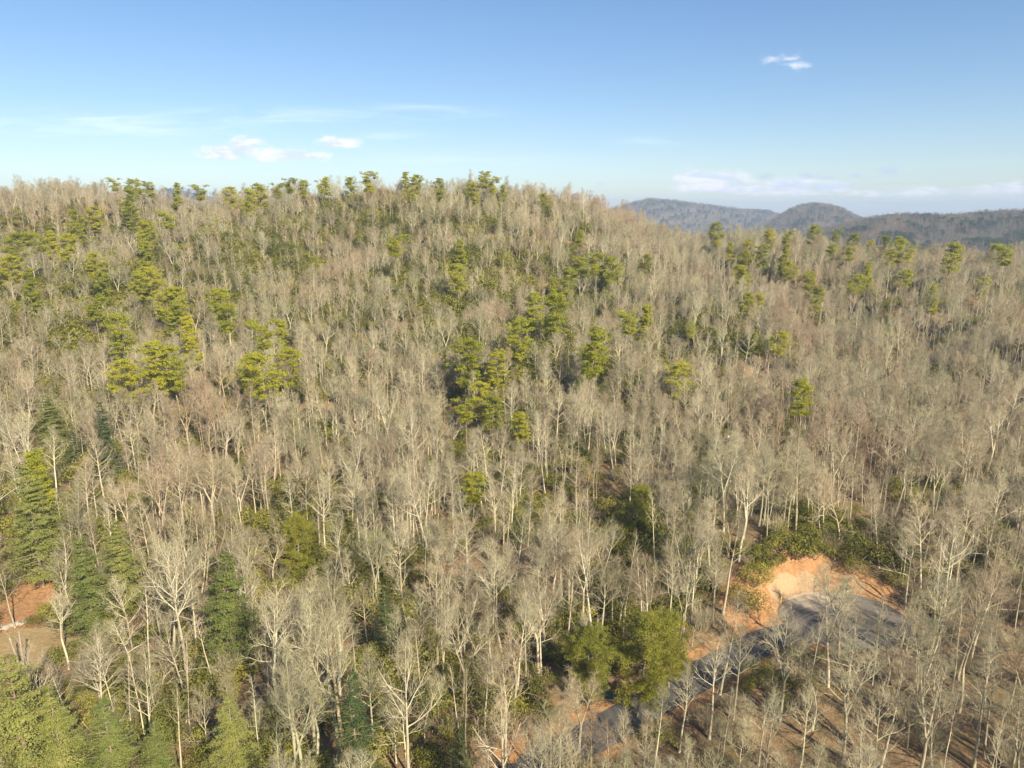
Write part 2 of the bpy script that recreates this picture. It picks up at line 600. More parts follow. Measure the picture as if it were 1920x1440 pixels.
# far hills (a sheet that continues the ground beyond the ridge)
us = np.linspace(-1.3, 1.3, 520)
ys = np.concatenate([[566], np.geomspace(575, 9000, 330)])
Ug, Yg = np.meshgrid(us, ys)
Xg = Ug * Yg
Zg = height(Xg, Yg) - 0.3
idx = np.arange(Xg.size).reshape(Xg.shape)
F = np.stack([idx[:-1, :-1], idx[:-1, 1:], idx[1:, 1:], idx[1:, :-1]], -1).reshape(-1, 4)
tag(link('hills', new_mesh('hills', np.stack([Xg, Yg, Zg], -1).reshape(-1, 3), F, [M_hills], smooth_=True)),
    'wooded hills on the horizon beyond the ridge', 'hills', kind='structure')

# asphalt
gx = np.arange(-20, 64, 0.4)
gy = np.arange(50, 112, 0.4)
# turnaround: polar sheet, road: ribbon; each draped on the road plane
ang = np.linspace(0, 2 * np.pi, 97)[:-1]
rr = np.linspace(0.02, 1, 12)
vv = np.array([[TC[0] + math.cos(a) * r * TRX, TC[1] + math.sin(a) * r * TRY] for r in rr for a in ang])
zz = road_z(vv[:, 0], vv[:, 1]) + 0.035
vt = np.column_stack([vv, zz])
na = len(ang)
ft = np.array([[i * na + j, i * na + (j + 1) % na, (i + 1) * na + (j + 1) % na, (i + 1) * na + j] for i in range(len(rr) - 1) for j in range(na)])


def resample(P, step):
    out = []
    n = len(P)
    Q = np.vstack([2 * P[0] - P[1], P, 2 * P[-1] - P[-2]])
    for i in range(n - 1):
        p0, p1, p2, p3 = Q[i], Q[i + 1], Q[i + 2], Q[i + 3]
        m_ = max(2, int(np.linalg.norm(p2 - p1) / step))
        for t in np.linspace(0, 1, m_, endpoint=False):
            out.append(0.5 * ((2 * p1) + (-p0 + p2) * t + (2 * p0 - 5 * p1 + 4 * p2 - p3) * t ** 2 + (-p0 + 3 * p1 - 3 * p2 + p3) * t ** 3))
    out.append(P[-1])
    return np.array(out)


RP = resample(ROAD, 1.0)
tn = np.gradient(RP, axis=0)
tn /= np.linalg.norm(tn, axis=1)[:, None]
nr = np.stack([-tn[:, 1], tn[:, 0]], 1)
cols_ = np.linspace(-1, 1, 7)
start_ = 2
RPs, nrs = RP[start_:], nr[start_:]
vr = []
for p, n_ in zip(RPs, nrs):
    for c in cols_:
        q = p + n_ * c * RW
        vr.append([q[0], q[1], road_z(q[0], q[1]) + 0.031])
vr = np.array(vr)
nc = len(cols_)
fr = np.array([[i * nc + j, i * nc + j + 1, (i + 1) * nc + j + 1, (i + 1) * nc + j] for i in range(len(RPs) - 1) for j in range(nc - 1)])
vall = np.vstack([vt, vr])
fall = np.vstack([ft, fr + len(vt)])
me = new_mesh('road', vall, fall, [M_asph])
da = smooth(-7, -0.3, -(np.hypot(vall[:, 0] - (TC[0] - 3), vall[:, 1] - (TC[1] + 7)) - 3))
da = np.where(np.arange(len(vall)) >= len(vt), -0.05, np.maximum(da, 0.15))
dat = me.attributes.new('dust', 'FLOAT', 'POINT')
dat.data.foreach_set('value', da.astype(np.float32))
tag(link('road', me), 'asphalt lane ending in a dusty rounded turnaround', 'road', kind='structure')


# ------------------------------------------------------------------ plant meshes
def seg_mesh(P0, P1, R0, R1, k):
    """open k-sided tubes, one per segment"""
    P0, P1 = np.asarray(P0, float), np.asarray(P1, float)
    R0, R1 = np.asarray(R0, float), np.asarray(R1, float)
    d = P1 - P0
    d /= np.maximum(np.linalg.norm(d, axis=1), 1e-6)[:, None]
    ref = np.where(np.abs(d[:, [0]]) < 0.8, np.array([[1., 0, 0]]), np.array([[0, 1., 0]]))
    a = np.cross(d, ref)
    a /= np.linalg.norm(a, axis=1)[:, None]
    b = np.cross(d, a)
    th = np.arange(k) * 2 * np.pi / k
    ring = a[:, None, :] * np.cos(th)[None, :, None] + b[:, None, :] * np.sin(th)[None, :, None]
    v0 = P0[:, None, :] + ring * R0[:, None, None]
    v1 = P1[:, None, :] + ring * R1[:, None, None]
    n = len(P0)
    V_ = np.concatenate([v0, v1], 1).reshape(-1, 3)
    base_ = (np.arange(n) * 2 * k)[:, None]
    j = np.arange(k)[None, :]
    j2 = (j + 1) % k
    F_ = np.stack([base_ + j, base_ + j2, base_ + k + j2, base_ + k + j], -1).reshape(-1, 4)
    return V_, F_


class Segs:
    def __init__(s):
        s.a = []

    def add(s, p0, p1, r0, r1):
        s.a.append((p0, p1, r0, r1))

    def mesh(s, k):
        P0 = np.array([q[0] for q in s.a]); P1 = np.array([q[1] for q in s.a])
        return seg_mesh(P0, P1, np.array([q[2] for q in s.a]), np.array([q[3] for q in s.a]), k)


def norm(v):
    return v / max(np.linalg.norm(v), 1e-9)


def perp(rg, d):
    v = rg.normal(size=3)
    v -= d * (v @ d)
    return norm(v)


def make_bare(seed, H=23, style='tall', twig=1.0, dens=1.0):
    """returns trunk (V,F) and crown (V,F)"""
    rg = np.random.default_rng(seed)
    trunk, limb, fine = Segs(), Segs(), Segs()
    stems = []

    def stem(p, d, L, r0, r1, n, wig, up):
        pts = [p]
        for i in range(n):
            d = norm(d + perp(rg, d) * wig * rg.uniform(.3, 1) + np.array([0, 0, up]))
            q = pts[-1] + d * L / n
            pts.append(q)
        rad = [r0 + (r1 - r0) * (i / n) ** 0.9 for i in range(n + 1)]
        return pts, rad

    lean = norm(np.array([rg.normal() * .03, rg.normal() * .03, 1.0]))
    if style == 'tall':
        first, nl, ang0, lfac, wig = 0.48, int(17 * dens), 50, 0.25, 0.045
    elif style == 'narrow':
        first, nl, ang0, lfac, wig = 0.42, int(18 * dens), 46, 0.19, 0.045
    elif style == 'pole':
        first, nl, ang0, lfac, wig = 0.60, 13, 40, 0.15, 0.03
    elif style == 'oak':
        first, nl, ang0, lfac, wig = 0.40, int(14 * dens), 56, 0.35, 0.10
    elif style == 'fork':
        first, nl, ang0, lfac, wig = 0.45, int(10 * dens), 46, 0.25, 0.06
    else:
        first, nl, ang0, lfac, wig = 0.25, int(14 * dens), 55, 0.42, 0.10
    rb = H * (0.0085 if style == 'pole' else 0.0125)
    if style == 'fork':
        p0, rad = stem(np.zeros(3), lean, H * 0.42, rb * 1.1, rb * 0.85, 6, wig, 0)
        for i in range(6): trunk.add(p0[i], p0[i + 1], rad[i], rad[i + 1])
        ph = rg.uniform(0, 6.28)
        for k_ in range(2 + int(rg.random() < 0.35)):
            a = ph + k_ * (6.28 / 2.4)
            d = norm(np.array([math.cos(a) * .32, math.sin(a) * .32, 1]))
            pts, rd = stem(p0[-1], d, H * 0.58 * rg.uniform(.88, 1.02), rb * .75, 0.025, 11, wig, 0.05)
            for i in range(11): trunk.add(pts[i], pts[i + 1], rd[i], rd[i + 1])
            stems.append((pts, rd, 0.25))
    else:
        pts, rd = stem(np.zeros(3), lean, H * .93, rb, 0.03, 18, wig, 0.02)
        rd[0] *= 1.35
        for i in range(18): trunk.add(pts[i], pts[i + 1], rd[i], rd[i + 1])
        stems.append((pts, rd, first))

    def at_path(pts, rd, t):
        x = t * (len(pts) - 1)
        i = min(int(x), len(pts) - 2)
        f = x - i
        return pts[i] * (1 - f) + pts[i + 1] * f, norm(pts[i + 1] - pts[i]), rd[i] * (1 - f) + rd[i + 1] * f

    def branch(p, d, L, r, lev):
        n = [6, 4, 3][lev] if lev < 3 else 1
        up = [0.06, 0.05, 0.02][lev]
        wg = [0.17, 0.20, 0.22][lev] * (1.7 if style == 'oak' else 1)
        r1 = max(r * 0.30, 0.012 * twig)
        pp, rr_ = stem(p, d, L, r, r1, n, wg, up)
        dst = limb if lev < 2 else fine
        for i in range(n): dst.add(pp[i], pp[i + 1], rr_[i], rr_[i + 1])
        if lev < 2:
            nch = int(([6, 4][lev]) * dens * rg.uniform(.8, 1.2))
            for c in range(nch):
                t = 0.2 + 0.8 * (c + rg.random() * .8) / nch
                t = min(t, 0.99)
                q, dd, rq = at_path(pp, rr_, t)
                a = R(rg.uniform(28, 55))
                nd = norm(dd * math.cos(a) + perp(rg, dd) * math.sin(a) + np.array([0, 0, .08]))
                LL = L * rg.uniform(.32, .55) * (1.1 - 0.5 * t)
                branch(q, nd, max(LL, .5), max(rq * .66, 0.016 * twig), lev + 1)
        else:
            for c in range(int(3 * dens)):
                t = 0.2 + 0.8 * (c + rg.random() * .9) / 3
                q, dd, rq = at_path(pp, rr_, min(t, .99))
                a = R(rg.uniform(20, 50))
                nd = norm(dd * math.cos(a) + perp(rg, dd) * math.sin(a) + np.array([0, 0, .1]))
                LL = rg.uniform(.6, 1.35)
                fine.add(q, q + nd * LL, 0.012 * twig, 0.004 * twig)

    for (pts, rd, fst) in stems:
        for c in range(nl):
            t = fst + (0.985 - fst) * ((c + rg.random()) / nl) ** 0.92
            q, dd, rq = at_path(pts, rd, t)
            rel = (t - fst) / (1 - fst)
            a = R(ang0 * (1.15 - 0.65 * rel) * rg.uniform(.8, 1.2))
            az = c * 2.4 + rg.uniform(-.5, .5)
            side = norm(np.array([math.cos(az), math.sin(az), 0]))
            nd = norm(dd * math.cos(a) + side * math.sin(a))
            shape = (0.55 + 0.45 * math.sin(math.pi * min(rel * 1.15 + .22, 1))) * (1 - 0.28 * rel)
            LL = H * lfac * shape * rg.uniform(.75, 1.2)
            branch(q, nd, max(LL, 1.2), min(rq * .64, .0145 * LL + .022), 0)
        # a few dead stubs low on the trunk
        for c in range(3):
            q, dd, rq = at_path(pts, rd, rg.uniform(.15, fst + .03))
            side = perp(rg, dd)
            limb.add(q, q + norm(side + np.array([0, 0, .4])) * rg.uniform(.6, 2.2), 0.03, 0.01)
    tv, tf = trunk.mesh(7)
    lv, lf = limb.mesh(4)
    fv, ff = fine.mesh(3)
    return (tv, tf), (np.vstack([lv, fv]), np.vstack([lf, ff + len(lv)]), np.concatenate([np.zeros(len(lf)), np.ones(len(ff))]))


def tufts(rg, C, N, size, aspect, jitter=0.55, droop=0.0):
    """small diamond shaped leaf faces at points C facing roughly along N"""
    n = len(C)
    Nn = N + rg.normal(size=(n, 3)) * jitter
    Nn /= np.linalg.norm(Nn, axis=1)[:, None]
    T = rg.normal(size=(n, 3))
    T -= Nn * np.sum(T * Nn, 1)[:, None]
    T /= np.linalg.norm(T, axis=1)[:, None]
    B = np.cross(Nn, T)
    s = size * rg.uniform(.6, 1.3, n)[:, None]
    T = T * s
    B = B * s * aspect
    Vv = np.stack([C - T, C - B, C + T, C + B], 1)
    Vv[:, [0, 2], 2] -= droop * s
    Vv = Vv.reshape(-1, 3)
    Ff = (np.arange(n) * 4)[:, None] + np.arange(4)[None, :]
    return Vv, Ff


def make_pine(seed, H=19, crown=0.55, width=3.6, leaf=0.15, per=64, shape='round', npad=6):
    """yellow pine: clear trunk, tiers of rounded needle pads"""
    rg = np.random.default_rng(seed)
    tr, lb = Segs(), Segs()
    pts = [np.zeros(3)]
    d = norm(np.array([rg.normal() * .04, rg.normal() * .04, 1]))
    n = 12
    for i in range(n):
        d = norm(d + perp(rg, d) * .04 + np.array([0, 0, .03]))
        pts.append(pts[-1] + d * H / n)
    rb = H * .0115
    for i in range(n):
        tr.add(pts[i], pts[i + 1], rb * (1 - .9 * i / n), rb * (1 - .9 * (i + 1) / n))
    pts = np.array(pts)
    C, Nn = [], []
    nb = int(44 * crown / .5)
    tiers = max(5, int(nb / 5))
    for c in range(nb):
        tier = (c % tiers + rg.uniform(-.5, .5)) / tiers
        rel = np.clip(tier, 0, 1)
        t = 1 - crown + crown * rel
        q = np.array([np.interp(t * n, np.arange(n + 1), pts[:, k_]) for k_ in range(3)])
        if shape == 'round':
            Wd = width * (0.45 + 0.65 * math.sin(math.pi * (0.15 + 0.75 * rel))) * rg.uniform(.55, 1.12)
            if rel > .85: Wd *= .6
            up = 0.1 + 0.5 * rel
        elif shape == 'flat':
            Wd = width * (0.5 + 0.6 * rel) * rg.uniform(.55, 1.15)
            up = 0.15 + 0.1 * rel
        else:
            Wd = width * (1.05 - 0.9 * rel) * rg.uniform(.6, 1.1)
            up = 0.2
        az = rg.uniform(0, 6.283)
        dirv = norm(np.array([math.cos(az), math.sin(az), up]))
        end = q + dirv * Wd
        lb.add(q, end, .045, .015)
        for k_ in range(npad):
            f = 0.42 + 0.62 * (k_ + rg.random()) / npad
            cc = q + dirv * Wd * f + np.append(rg.normal(size=2) * .38 * (.5 + f), rg.normal() * .16)
            pr = rg.uniform(.5, .95) * (1.15 - .35 * f) * width / 3.6
            m_ = int(per * rg.uniform(.7, 1.3))
            o = rg.normal(size=(m_, 3))
            o /= np.linalg.norm(o, axis=1)[:, None]
            o[:, 2] = np.abs(o[:, 2]) * np.where(rg.random(m_) < .82, 1, -.5)
            rad = rg.uniform(.55, 1.08, m_)[:, None]
            C.append(cc + o * rad * pr * np.array([1, 1, .70]))
            Nn.append(o * np.array([1, 1, 1.5]) + np.array([0, 0, .35]))
    C = np.vstack(C); Nn = np.vstack(Nn)
    Nn /= np.linalg.norm(Nn, axis=1)[:, None]
    fv, ff = tufts(rg, C, Nn, leaf, .42, .6)
    return tr.mesh(7), lb.mesh(4), (fv, ff)


def make_fir(seed, H=20, width=4.0, bare=0.12, leaf=0.17, tiers=26, fan=9, dens=1.0, irregular=.3):
    """white pine / hemlock: cone of layered drooping sprays"""
    rg = np.random.default_rng(seed)
    tr, lb = Segs(), Segs()
    rb = H * .013
    n = 10
    top = np.array([rg.normal() * .3, rg.normal() * .3, H])
    P = [top * i / n for i in range(n + 1)]
    for i in range(n):
        tr.add(P[i], P[i + 1], rb * (1 - .92 * i / n), rb * (1 - .92 * (i + 1) / n))
    C, Nn = [], []
    for k_ in range(tiers):
        rel = (k_ + rg.uniform(-.2, .2)) / tiers
        rel = min(max(rel, 0), .995)
        z = H * (bare + (1 - bare) * rel)
        for b in range(fan if rel < .8 else max(4, fan - 3)):
            az = rg.uniform(0, 6.283)
            L = width * ((1 - rel) ** .72 + .04) * rg.uniform(1 - 2 * irregular, 1 + irregular)
            if rel < .12: L *= .8
            rise = 0.35 * rel - 0.08
            q = top * z / H
            dirv = norm(np.array([math.cos(az), math.sin(az), rise]))
            end = q + dirv * L
            lb.add(q, end, .05 * (1 - rel) + .015, .012)
            m_ = int(L * 26 * dens) + 14
            f = rg.uniform(.18, 1.05, m_) ** .8
            side = np.array([-dirv[1], dirv[0], 0])
            wd = rg.normal(size=m_) * .36 * L ** .5 * (1.15 - .75 * f)
            zz_ = -(f * L) ** 2 * .018 + rg.normal(size=m_) * .07 - np.abs(wd) * .15
            C.append(q + dirv * (f * L)[:, None] + side * wd[:, None] + np.stack([np.zeros(m_), np.zeros(m_), zz_], 1))
            nn = np.stack([dirv[0] * .45 + side[0] * wd * .5, dirv[1] * .45 + side[1] * wd * .5, np.full(m_, .9)], 1)
            Nn.append(nn)
    C = np.vstack(C); Nn = np.vstack(Nn)
    fv, ff = tufts(rg, C, Nn, leaf, .42, .45)
    return tr.mesh(7), lb.mesh(4), (fv, ff)


def make_shrub(seed, Rr=1.5, Hh=2.2, leaf=.095, n=1500, lobes=9):
    rg = np.random.default_rng(seed)
    C, Nn = [], []
    st = Segs()
    for k_ in range(lobes):
        a, rd = rg.uniform(0, 6.28), Rr * math.sqrt(rg.random()) * .75
        cz = Hh * rg.uniform(.45, .85) * (1 - .3 * rd / Rr)
        cc = np.array([math.cos(a) * rd, math.sin(a) * rd, cz])
        st.add(np.array([cc[0] * .15, cc[1] * .15, -.2]), cc, .04, .02)
        pr = Rr * rg.uniform(.35, .6)
        m_ = n // lobes
        o = rg.normal(size=(m_, 3))
        o /= np.linalg.norm(o, axis=1)[:, None]
        o[:, 2] = np.where(rg.random(m_) < .8, np.abs(o[:, 2]), o[:, 2])
        C.append(cc + o * rg.uniform(.6, 1.1, m_)[:, None] * pr * np.array([1, 1, .85]))
        Nn.append(o + np.array([0, 0, .3]))
    C = np.vstack(C); Nn = np.vstack(Nn)
    Nn /= np.linalg.norm(Nn, axis=1)[:, None]
    fv, ff = tufts(rg, C, Nn, leaf, .45, .5)
    return st.mesh(4), (fv, ff)


def make_brush(seed, Rr=1.4, Hh=3.0, n=90):
    """leafless thicket of fine stems"""
    rg = np.random.default_rng(seed)
    s = Segs()
    for i in range(n):
        a, rd = rg.uniform(0, 6.28), Rr * .3 * rg.random()
        p = np.array([math.cos(a) * rd, math.sin(a) * rd, 0])
        d = norm(np.array([math.cos(a) * rg.uniform(.1, .7), math.sin(a) * rg.uniform(.1, .7), 1]))
        L = Hh * rg.uniform(.5, 1)
        m_ = p + d * L * .5
        d2 = norm(d + perp(rg, d) * .3)
        s.add(p, m_, .022, .016)
        s.add(m_, m_ + d2 * L * .5, .016, .006)
        for c in range(3):
            d3 = norm(d2 + perp(rg, d2) * .6)
            q = m_ + d2 * L * .5 * rg.uniform(.1, .8)
            s.add(q, q + d3 * L * .3, .011, .004)
    return s.mesh(3)


def join(parts):
    """[(V,F,matindex)] -> V, F, fm"""
    Vs, Fs, Ms, off = [], [], [], 0
    for (v, f, m_) in parts:
        Vs.append(v); Fs.append(f + off); Ms.append(np.zeros(len(f)) + m_); off += len(v)
    return np.vstack(Vs), np.vstack(Fs), np.concatenate(Ms)


# prototypes -------------------------------------------------------
OPEN = [(700, 790, 70, 40), (905, 1060, 60, 50), (1240, 885, 40, 35), (1395, 850, 50, 25), (500, 870, 40, 25), (1480, 940, 60, 20), (760, 900, 40, 30), (1000, 1050, 40, 30), (1130, 1330, 60, 30)]
BARE = []      # (trunk mesh, crown mesh, joined mesh, kind, H)
spec = [('tall', 24), ('tall', 26), ('narrow', 21), ('oak', 20), ('fork', 23), ('tall', 22), ('oak', 18), ('fork', 21), ('narrow', 24), ('small', 10), ('small', 12), ('pole', 21), ('pole', 18)]
for i, (st_, H_) in enumerate(spec):
    (tv, tf), (cv, cf, cm_) = make_bare(100 + i, H_, st_, twig=1.0, dens=.55 if st_ == 'pole' else 1.0)
    tm = new_mesh('bare_trunk', tv, tf, [M_bark], smooth_=True)
    cm = new_mesh('bare_crown', cv, cf, [M_bark, M_twig], cm_)
    jv, jf, jm = join([(tv, tf, 0), (cv, cf, cm_)])
    jm_ = new_mesh('bare_tree', jv, jf, [M_bark, M_twig], jm)
    BARE.append((tm, cm, jm_, st_, H_))


def conifer_set(parts, leafmat):
    (tr, lb, fo) = parts
    tv, tf, _ = join([(tr[0], tr[1], 0), (lb[0], lb[1], 0)])
    tm = new_mesh('trunk', tv, tf, [M_pbark], smooth_=True)
    cm = new_mesh('crown', fo[0], fo[1], [leafmat])
    jv, jf, jm = join([(tv, tf, 0), (fo[0], fo[1], 1)])
    return tm, cm, (jv, jf, jm)


PINES = []
for i, (H_, cr, wd, sh) in enumerate([(19, .55, 3.4, 'round'), (20, .45, 3.6, 'round'), (18, .65, 3.0, 'cone'), (21, .32, 3.6, 'flat'), (17, .58, 3.7, 'round'), (20, .5, 3.0, 'round')]):
    a, b, _ = conifer_set(make_pine(300 + i, H_, cr, wd, shape=sh), M_pine)
    PINES.append((a, b, H_, sh))
BIGPINES = []
for i in range(2):
    a, b, _ = conifer_set(make_pine(330 + i, 15, .8, 4.3, leaf=.10, per=120, npad=6), M_bpine)
    BIGPINES.append((a, b, 15, 'round'))
FIRS = []
for i, (H_, wd, br) in enumerate([(18, 4.6, .1), (20, 5.0, .12), (17, 4.0, .08)]):
    a, b, _ = conifer_set(make_fir(360 + i, H_, wd, br, leaf=.11, dens=2.6), M_wpine)
    FIRS.append((a, b, H_, 'fir'))
HEMS = []
for i, (H_, wd, br) in enumerate([(18, 3.6, .08), (20, 3.8, .1)]):
    a, b, _ = conifer_set(make_fir(380 + i, H_, wd, br, leaf=.11, tiers=22, fan=9, dens=2.0), M_hem)
    HEMS.append((a, b, H_, 'fir'))
SHRUBS = [make_shrub(400 + i, 1.3 + .25 * i, 1.7 + .25 * i) for i in range(5)]
SHRUB_ME = [(new_mesh('stems', s[0][0], s[0][1], [M_pbark]), new_mesh('foliage', s[1][0], s[1][1], [M_shrub]), s) for s in SHRUBS]


# ------------------------------------------------------------------ geometry-node scatter (only for uncountable growth)
def scatter(name, pts, rot, scl, protos, label, cat):
    pc = bpy.data.collections.new(name + '_kinds')      # not linked to the scene
    for i, m_ in enumerate(protos):
        pc.objects.link(bpy.data.objects.new(name + '_kind', m_))
    me_ = bpy.data.meshes.new(name)
    me_.vertices.add(len(pts))
    me_.vertices.foreach_set('co', np.asarray(pts, np.float32).ravel())
    a = me_.attributes.new('rot', 'FLOAT_VECTOR', 'POINT'); a.data.foreach_set('vector', np.asarray(rot, np.float32).ravel())
    a = me_.attributes.new('scl', 'FLOAT_VECTOR', 'POINT'); a.data.foreach_set('vector', np.asarray(scl, np.float32).ravel())
    a = me_.attributes.new('idx', 'INT', 'POINT'); a.data.foreach_set('value', rng.integers(0, len(protos), len(pts)).astype(np.int32))
    o = link(name, me_)
    g = bpy.data.node_groups.new(name, 'GeometryNodeTree')
    g.interface.new_socket('Geometry', in_out='INPUT', socket_type='NodeSocketGeometry')
    g.interface.new_socket('Geometry', in_out='OUTPUT', socket_type='NodeSocketGeometry')
    gi, go = g.nodes.new('NodeGroupInput'), g.nodes.new('NodeGroupOutput')
    ip = g.nodes.new('GeometryNodeInstanceOnPoints')
    ci = g.nodes.new('GeometryNodeCollectionInfo')
    ci.inputs['Collection'].default_value = pc
    ci.inputs['Separate Children'].default_value = True
    ci.inputs['Reset Children'].default_value = True

    def na_(nm, ty):
        q = g.nodes.new('GeometryNodeInputNamedAttribute')
        q.data_type = ty
        q.inputs[0].default_value = nm
        return q.outputs[0]
    L = g.links.new
    L(gi.outputs[0], ip.inputs['Points'])
    L(ci.outputs[0], ip.inputs['Instance'])
    ip.inputs['Pick Instance'].default_value = True
    L(na_('idx', 'INT'), ip.inputs['Instance Index'])
    L(na_('rot', 'FLOAT_VECTOR'), ip.inputs['Rotation'])
    L(na_('scl', 'FLOAT_VECTOR'), ip.inputs['Scale'])
    L(ip.outputs[0], go.inputs[0])
    md = o.modifiers.new('scatter', 'NODES')
    md.node_group = g
    tag(o, label, cat, kind='stuff')
    return o


def jitter_grid(x0, x1, y0, y1, step, seed):
    r = np.random.default_rng(seed)
    xs, ys_ = np.meshgrid(np.arange(x0, x1, step), np.arange(y0, y1, step))
    xs = xs.ravel() + r.uniform(-.5, .5, xs.size) * step
    ys_ = ys_.ravel() + r.uniform(-.5, .5, ys_.size) * step
    return xs, ys_, r


def clear_mask(x, y, m_road=0.9, m_turn=2.0):
    dt, dr = ell_turn(x, y), dist_road(x, y) - RW
    ok = (dt > m_turn) & (dr > m_road)
    ok &= np.hypot((x - LC[0]) / 8, (y - LC[1]) / 7) > 1
    ok &= np.hypot((x - LP[0]) / 4.0, (y - LP[1]) / 9.0) > 1
    return ok


def bank_mask(x, y):
    """open clay ground above the cut bank"""
    a = np.arctan2(y - TC[1], x - TC[0])
    return ~((ell_turn(x, y) < 5.6) & (a > 0.2)) & ~((ell_turn(x, y) < 5.6) & (a < -2.75)) & (np.hypot(x - 37.5, y - 95) > 5.5)


# ------------------------------------------------------------------ hand placed conifers (crown top pixel in the photograph)
def by_top(px, py, Ht, y0=45):
    x, y, g = on_ground(px, py, Ht, y0)
    return x, y, g


PINE_PX = [  # px, py of the crown top, scale
    (212, 333, .8), (228, 350, 1.15), (255, 336, .95), (278, 340, .95), (328, 341, .95), (372, 346, .95), (430, 350, 1), (455, 353, 1.05), (488, 345, 1), (520, 343, .85),
    (543, 334, .9), (568, 337, .8), (603, 338, .8), (618, 331, .8), (655, 329, .85), (692, 322, 1.15), (760, 321, .9), (775, 327, .9), (822, 334, .8), (893, 341, .9), (907, 321, .95),
    (925, 332, .9), (945, 345, .8), (1028, 362, .8),
    (148, 393, .85), (172, 387, .9), (243, 386, 1), (22, 437, 1), (72, 433, .9), (98, 430, .95), (122, 436, .9), (142, 418, .8), (257, 413, .95), (277, 413, 1), (311, 395, .9),
    (272, 450, 1), (187, 472, .8), (181, 509, .95), (246, 508, .9), (285, 500, 1), (176, 557, .9), (48, 502, 1), (300, 540, .95), (328, 537, 1), (312, 563, .9), (415, 541, 1), (422, 572, .95),
    (352, 590, 1), (226, 588, 1.05), (296, 640, 1), (325, 648, .9), (237, 672, .9), (488, 600, .95), (523, 597, .8), (505, 660, 1.0), (545, 652, .8), (456, 662, .75), (8, 480, .9),
    (742, 440, 1), (865, 447, .75), (857, 494, .9), (883, 634, 1), (925, 652, .8), (968, 598, .95), (874, 745, .7), (1038, 518, .8), (1046, 545, 1.1), (1008, 548, .95),
    (1058, 500, .9), (1090, 482, .9), (1118, 473, 1.05), (1133, 496, .9), (1160, 480, 1), (1085, 430, .6), (1099, 611, 1.1), (1122, 645, .7), (1178, 582, .9), (1211, 568, 1),
    (1217, 475, .6), (895, 716, .75), (915, 742, .7), (1270, 680, .85), (1295, 606, .6), (1415, 617, .65), (1454, 619, .75), (1500, 710, .75), (985, 770, .6),
    (1340, 417, 1), (1348, 436, .9), (1370, 452, .8), (1390, 468, .7), (1405, 449, .8), (1432, 458, 1), (1445, 430, .85), (1478, 432, .9), (1472, 456, 1.1), (1490, 490, .9), (1383, 496, .9),
    (1405, 498, .9), (1526, 420, 1.05), (1570, 430, .8), (1592, 424, .75), (1608, 425, .85), (1638, 430, .8), (1660, 426, .9), (1565, 458, .9), (1596, 462, .85), (1690, 438, 1), (1707, 447, 1.05),
    (1668, 466, .85), (1780, 453, 1.1), (1868, 453, .9), (1888, 458, 1.1), (1628, 490, .85), (1600, 514, .85), (1518, 508, .85), (1527, 536, .85), (1405, 548, .7), (1427, 550, .6),
    (1755, 534, .85), (1692, 503, .75), (1842, 520, .75),
]
ORD = ['first', 'second', 'third', 'fourth', 'fifth', 'sixth', 'seventh', 'eighth', 'ninth', 'tenth', 'eleventh', 'twelfth', 'thirteenth', 'fourteenth', 'fifteenth', 'sixteenth',
       'seventeenth', 'eighteenth', 'nineteenth', 'twentieth']


def ordn(i):
    if i < 20: return ORD[i]
    tens = ['twenty', 'thirty', 'forty', 'fifty', 'sixty', 'seventy', 'eighty', 'ninety']
    t, u = (i + 1) // 10, (i + 1) % 10
    if u == 0: return ['twentieth', 'thirtieth', 'fortieth', 'fiftieth', 'sixtieth', 'seventieth', 'eightieth', 'ninetieth'][t - 2]
    return tens[t - 2] + '-' + ORD[u - 1]


def plant(name, protos_i, loc, rz, sc, tint=None):
    a, b = protos_i[0], protos_i[1]
    o = empty(name, loc, rz, 1.0)
    o.scale = (sc * random.uniform(.92, 1.08), sc * random.uniform(.92, 1.08), sc)
    t = link('trunk', a, o)
    c = link('crown', b, o)
    return o


def zone_of(px, py):
    if py < 375 and px < 1060: return 'on the ridge skyline'
    if px < 640 and py < 480: return 'on the upper left slope'
    if px < 640: return 'on the left slope'
    if px < 1000: return 'on the middle of the slope'
    if px < 1300: return 'on the slope right of centre'
    if py < 450: return 'below the far hills'
    if py < 600: return 'on the right shoulder'
    return 'on the lower right slope'


SCREEN = []
used_xy = []      # (x, y, radius) taken by conifers
pine_items = []
for k, (px, py, s_) in enumerate(PINE_PX):
    pr = PINES[(k * 5 + 1) % 6 if py > 375 else (k * 5) % 6]
    if k in (0, 5, 10, 12, 20): pr = PINES[3]
    s_ *= 1.14 if px < 1250 else 1.06
    x, y, g = by_top(px, py, pr[2] * s_)
    if y > 430: y = 400; x = (px - 960) / 1369 * y; g = float(height(x, y))
    pine_items.append((px, py, s_, pr, x, y, g))
    used_xy.append((x, y, 2.6 * s_))
    SCREEN.append((px, py, y, 3.4 * s_ / y * 1369, pr[2] * s_ * .55))
byz = {}
for it in pine_items: byz.setdefault(zone_of(it[0], it[1]), []).append(it)
for z_, its in byz.items():
    its.sort(key=lambda q: q[0])
    for i, (px, py, s_, pr, x, y, g) in enumerate(its):
        o = plant('pine_tree', pr, (x, y, g - .15), random.uniform(0, 6.28), s_)
        look = {'round': 'rounded olive green pine', 'flat': 'flat topped olive pine', 'cone': 'pointed olive green pine'}[pr[3]]
        tag(o, '%s %s, %s from the left' % (look, z_, ordn(i)), 'pine tree', 'olive pines scattered over the hillside')

